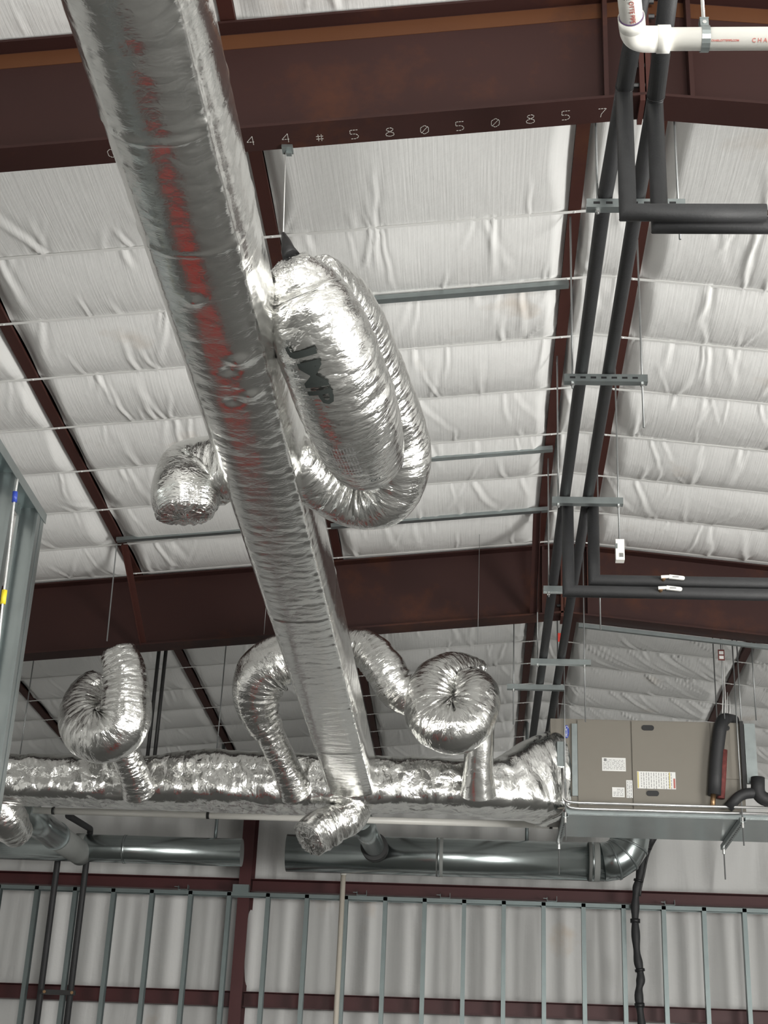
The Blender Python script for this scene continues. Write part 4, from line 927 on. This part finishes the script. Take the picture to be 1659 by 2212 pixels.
# cream pipe behind the trunk
pa_, pb_ = P(30, 1748, 12.4), P(1205, 1766, 12.4); zz = (pa_.z+pb_.z)/2-0.035
dp = thing('condensate_pipe', 'long cream plastic pipe running level just below and behind the foil trunk', 'plastic pipe', (0, 12.4, zz))
MB().pipe([(pa_.x, 12.4, zz), (pb_.x, 12.4, zz)], 0.028, 20).build('pipe_body', M['pvc'], dp); cl_ = MB()
for px in (115, 450, 1190): 
    x_ = P(px, 1755, 12.4).x; cl_.cyl((x_-0.012, 12.4, zz), (x_+0.012, 12.4, zz), 0.031, n=20); cl_.box((x_, 12.4, zz+0.045), (0.014, 0.004, 0.05))
cl_.build('pipe_clips', M['plate'], dp)
b_ = P(727, 2212, 15.75); a_ = P(740, 1890, 15.75); xm = (a_.x+b_.x)/2
vp = thing('vertical_pipe', 'cream plastic pipe standing upright in front of the stud wall', 'plastic pipe', (xm, 15.75, 0))
MB().cyl((xm, 15.75, 0), (xm, 15.75, a_.z), 0.027, n=20).build('pipe_body', M['pvc_dim'], vp); MB().cyl((xm, 15.75, a_.z-0.005), (xm, 15.75, a_.z+0.035), 0.032, n=20).build('end_cap', M['pvc'], vp)
# black cable down the wall
cpts = [P(1425, 1790, 15.6), P(1408, 1812, 15.6), P(1392, 1845, 15.65), P(1382, 1890, 15.7), P(1374, 1930, 15.72), P(1372, 1985, 15.75), P(1376, 2060, 15.75), P(1384, 2110, 15.75), P(1380, 2150, 15.75), P(1388, 2230, 15.75)]
cv = catmull(cpts, 8); rs = np.random.RandomState(8)
t = thing('black_cable_bundle', 'bundle of black lines wrapped in tape dropping behind the air handler to the stud wall', 'cable', cpts[0])
MB().pipe([Vector(p) for p in cv], lambda i: 0.040+0.006*math.sin(i*0.9), 14).build('cable_jacket', M['rubber'], t)
MB().pipe([Vector(p)+Vector((0.040, -0.01, 0)) for p in cv[:34]], 0.012, 8).build('side_cable', M['plate'], t)
for k in (12, 26, 40, 53, 66): MB().cyl(Vector(cv[k]), Vector(cv[k+1]), 0.050, n=14).build('tape_band', M['black'], t)
# black insulated pair lower left
for (px0, px1, lab, kx, ky) in ((118, 76, 'left', 60, 1758), (182, 140, 'right', 148, 1762)):
    xa = (P(px0, 1930, 15.6).x+P(px1, 2212, 15.6).x)/2; ztop = P(px0, 1815, 15.6).z
    t = thing('insulated_riser', '%s black insulated riser pipe at the lower left in front of the stud wall' % lab, 'insulated pipe', (xa, 15.6, 0), 'black risers at lower left')
    k_ = P(kx, ky, 13.6)
    MB().pipe(fillet([(xa, 15.6, 0), (xa, 15.6, ztop+0.12), k_], 0.06), 0.032, 18).build('pipe_insulation', M['rubber'], t)
xa = P(98, 2143, 15.5).x; xb = P(152, 2143, 15.5).x; z_ = P(125, 2143, 15.5).z
t = thing('clamp_strut', 'short strut with clamps tying the two black risers together', 'strut', ((xa+xb)/2, 15.52, z_))
MB().box(((xa+xb)/2, 15.53, z_), (0.34, 0.03, 0.045)).build('channel', M['plate'], t); 
for q_ in (-0.14, 0.14): MB().cyl(((xa+xb)/2+q_, 15.505, z_), ((xa+xb)/2+q_, 15.52, z_), 0.016, n=8, smooth=False).build('clamp_bolt', M['brass'], t)
# rods on the right round duct and near wall
for px, lab in ((1138, 'over the right round duct'), (467, 'over the left round duct')):
    x_ = P(px, 1790, 15.35).x; o = MB().cyl((x_, 15.35, 4.9), (x_, 15.35, rz(x_)), 0.018, n=8).build('duct_hanger_strap', M['galv']); tag(o, 'dark hanger strap '+lab, 'strap', 'round duct hangers')
# ================================================================== unseen red lift, added on the floor for its red reflection in the foil
lf = thing('reflection_lift', 'unseen red lift added on the floor to mirror red streaks in the foil', 'scissor lift', (-2.0, 9.0, 0))
MB().box((-2.0, 9.0, 0.42), (0.7, 2.3, 0.36)).build('chassis', M['plate'], lf); MB().box((-2.0, 9.0, 1.02), (0.34, 2.3, 0.12)).build('platform', M['red'], lf)
sx_ = MB()
for s_ in (-0.35, 0.35): sx_.bar((-2.0+s_, 8.0, 0.62), (-2.0+s_, 10.0, 0.94), 0.05, 0.08); sx_.bar((-2.0+s_, 10.0, 0.62), (-2.0+s_, 8.0, 0.94), 0.05, 0.08)
sx_.build('scissor_arms', M['plate'], lf); gr = MB()
for s_ in (-0.25, 0.25):
    for z_ in (1.45, 1.85): gr.bar((-2.0+s_, 7.9, z_), (-2.0+s_, 10.1, z_), 0.04, 0.04)
    for y_ in (7.9, 8.6, 9.4, 10.1): gr.bar((-2.0+s_, y_, 1.08), (-2.0+s_, y_, 1.85), 0.04, 0.04)
for y_ in (7.9, 10.1):
    for z_ in (1.45, 1.85): gr.bar((-2.25, y_, z_), (-1.75, y_, z_), 0.04, 0.04)
gr.build('guard_rail', M['red'], lf)
for sx in (-1, 1):
    for sy in (-0.8, 0.8): MB().cyl((-2.0+sx*0.36, 9.0+sy, 0.2), (-2.0+sx*0.48, 9.0+sy, 0.2), 0.2, n=24).build('wheel', M['black'], lf)
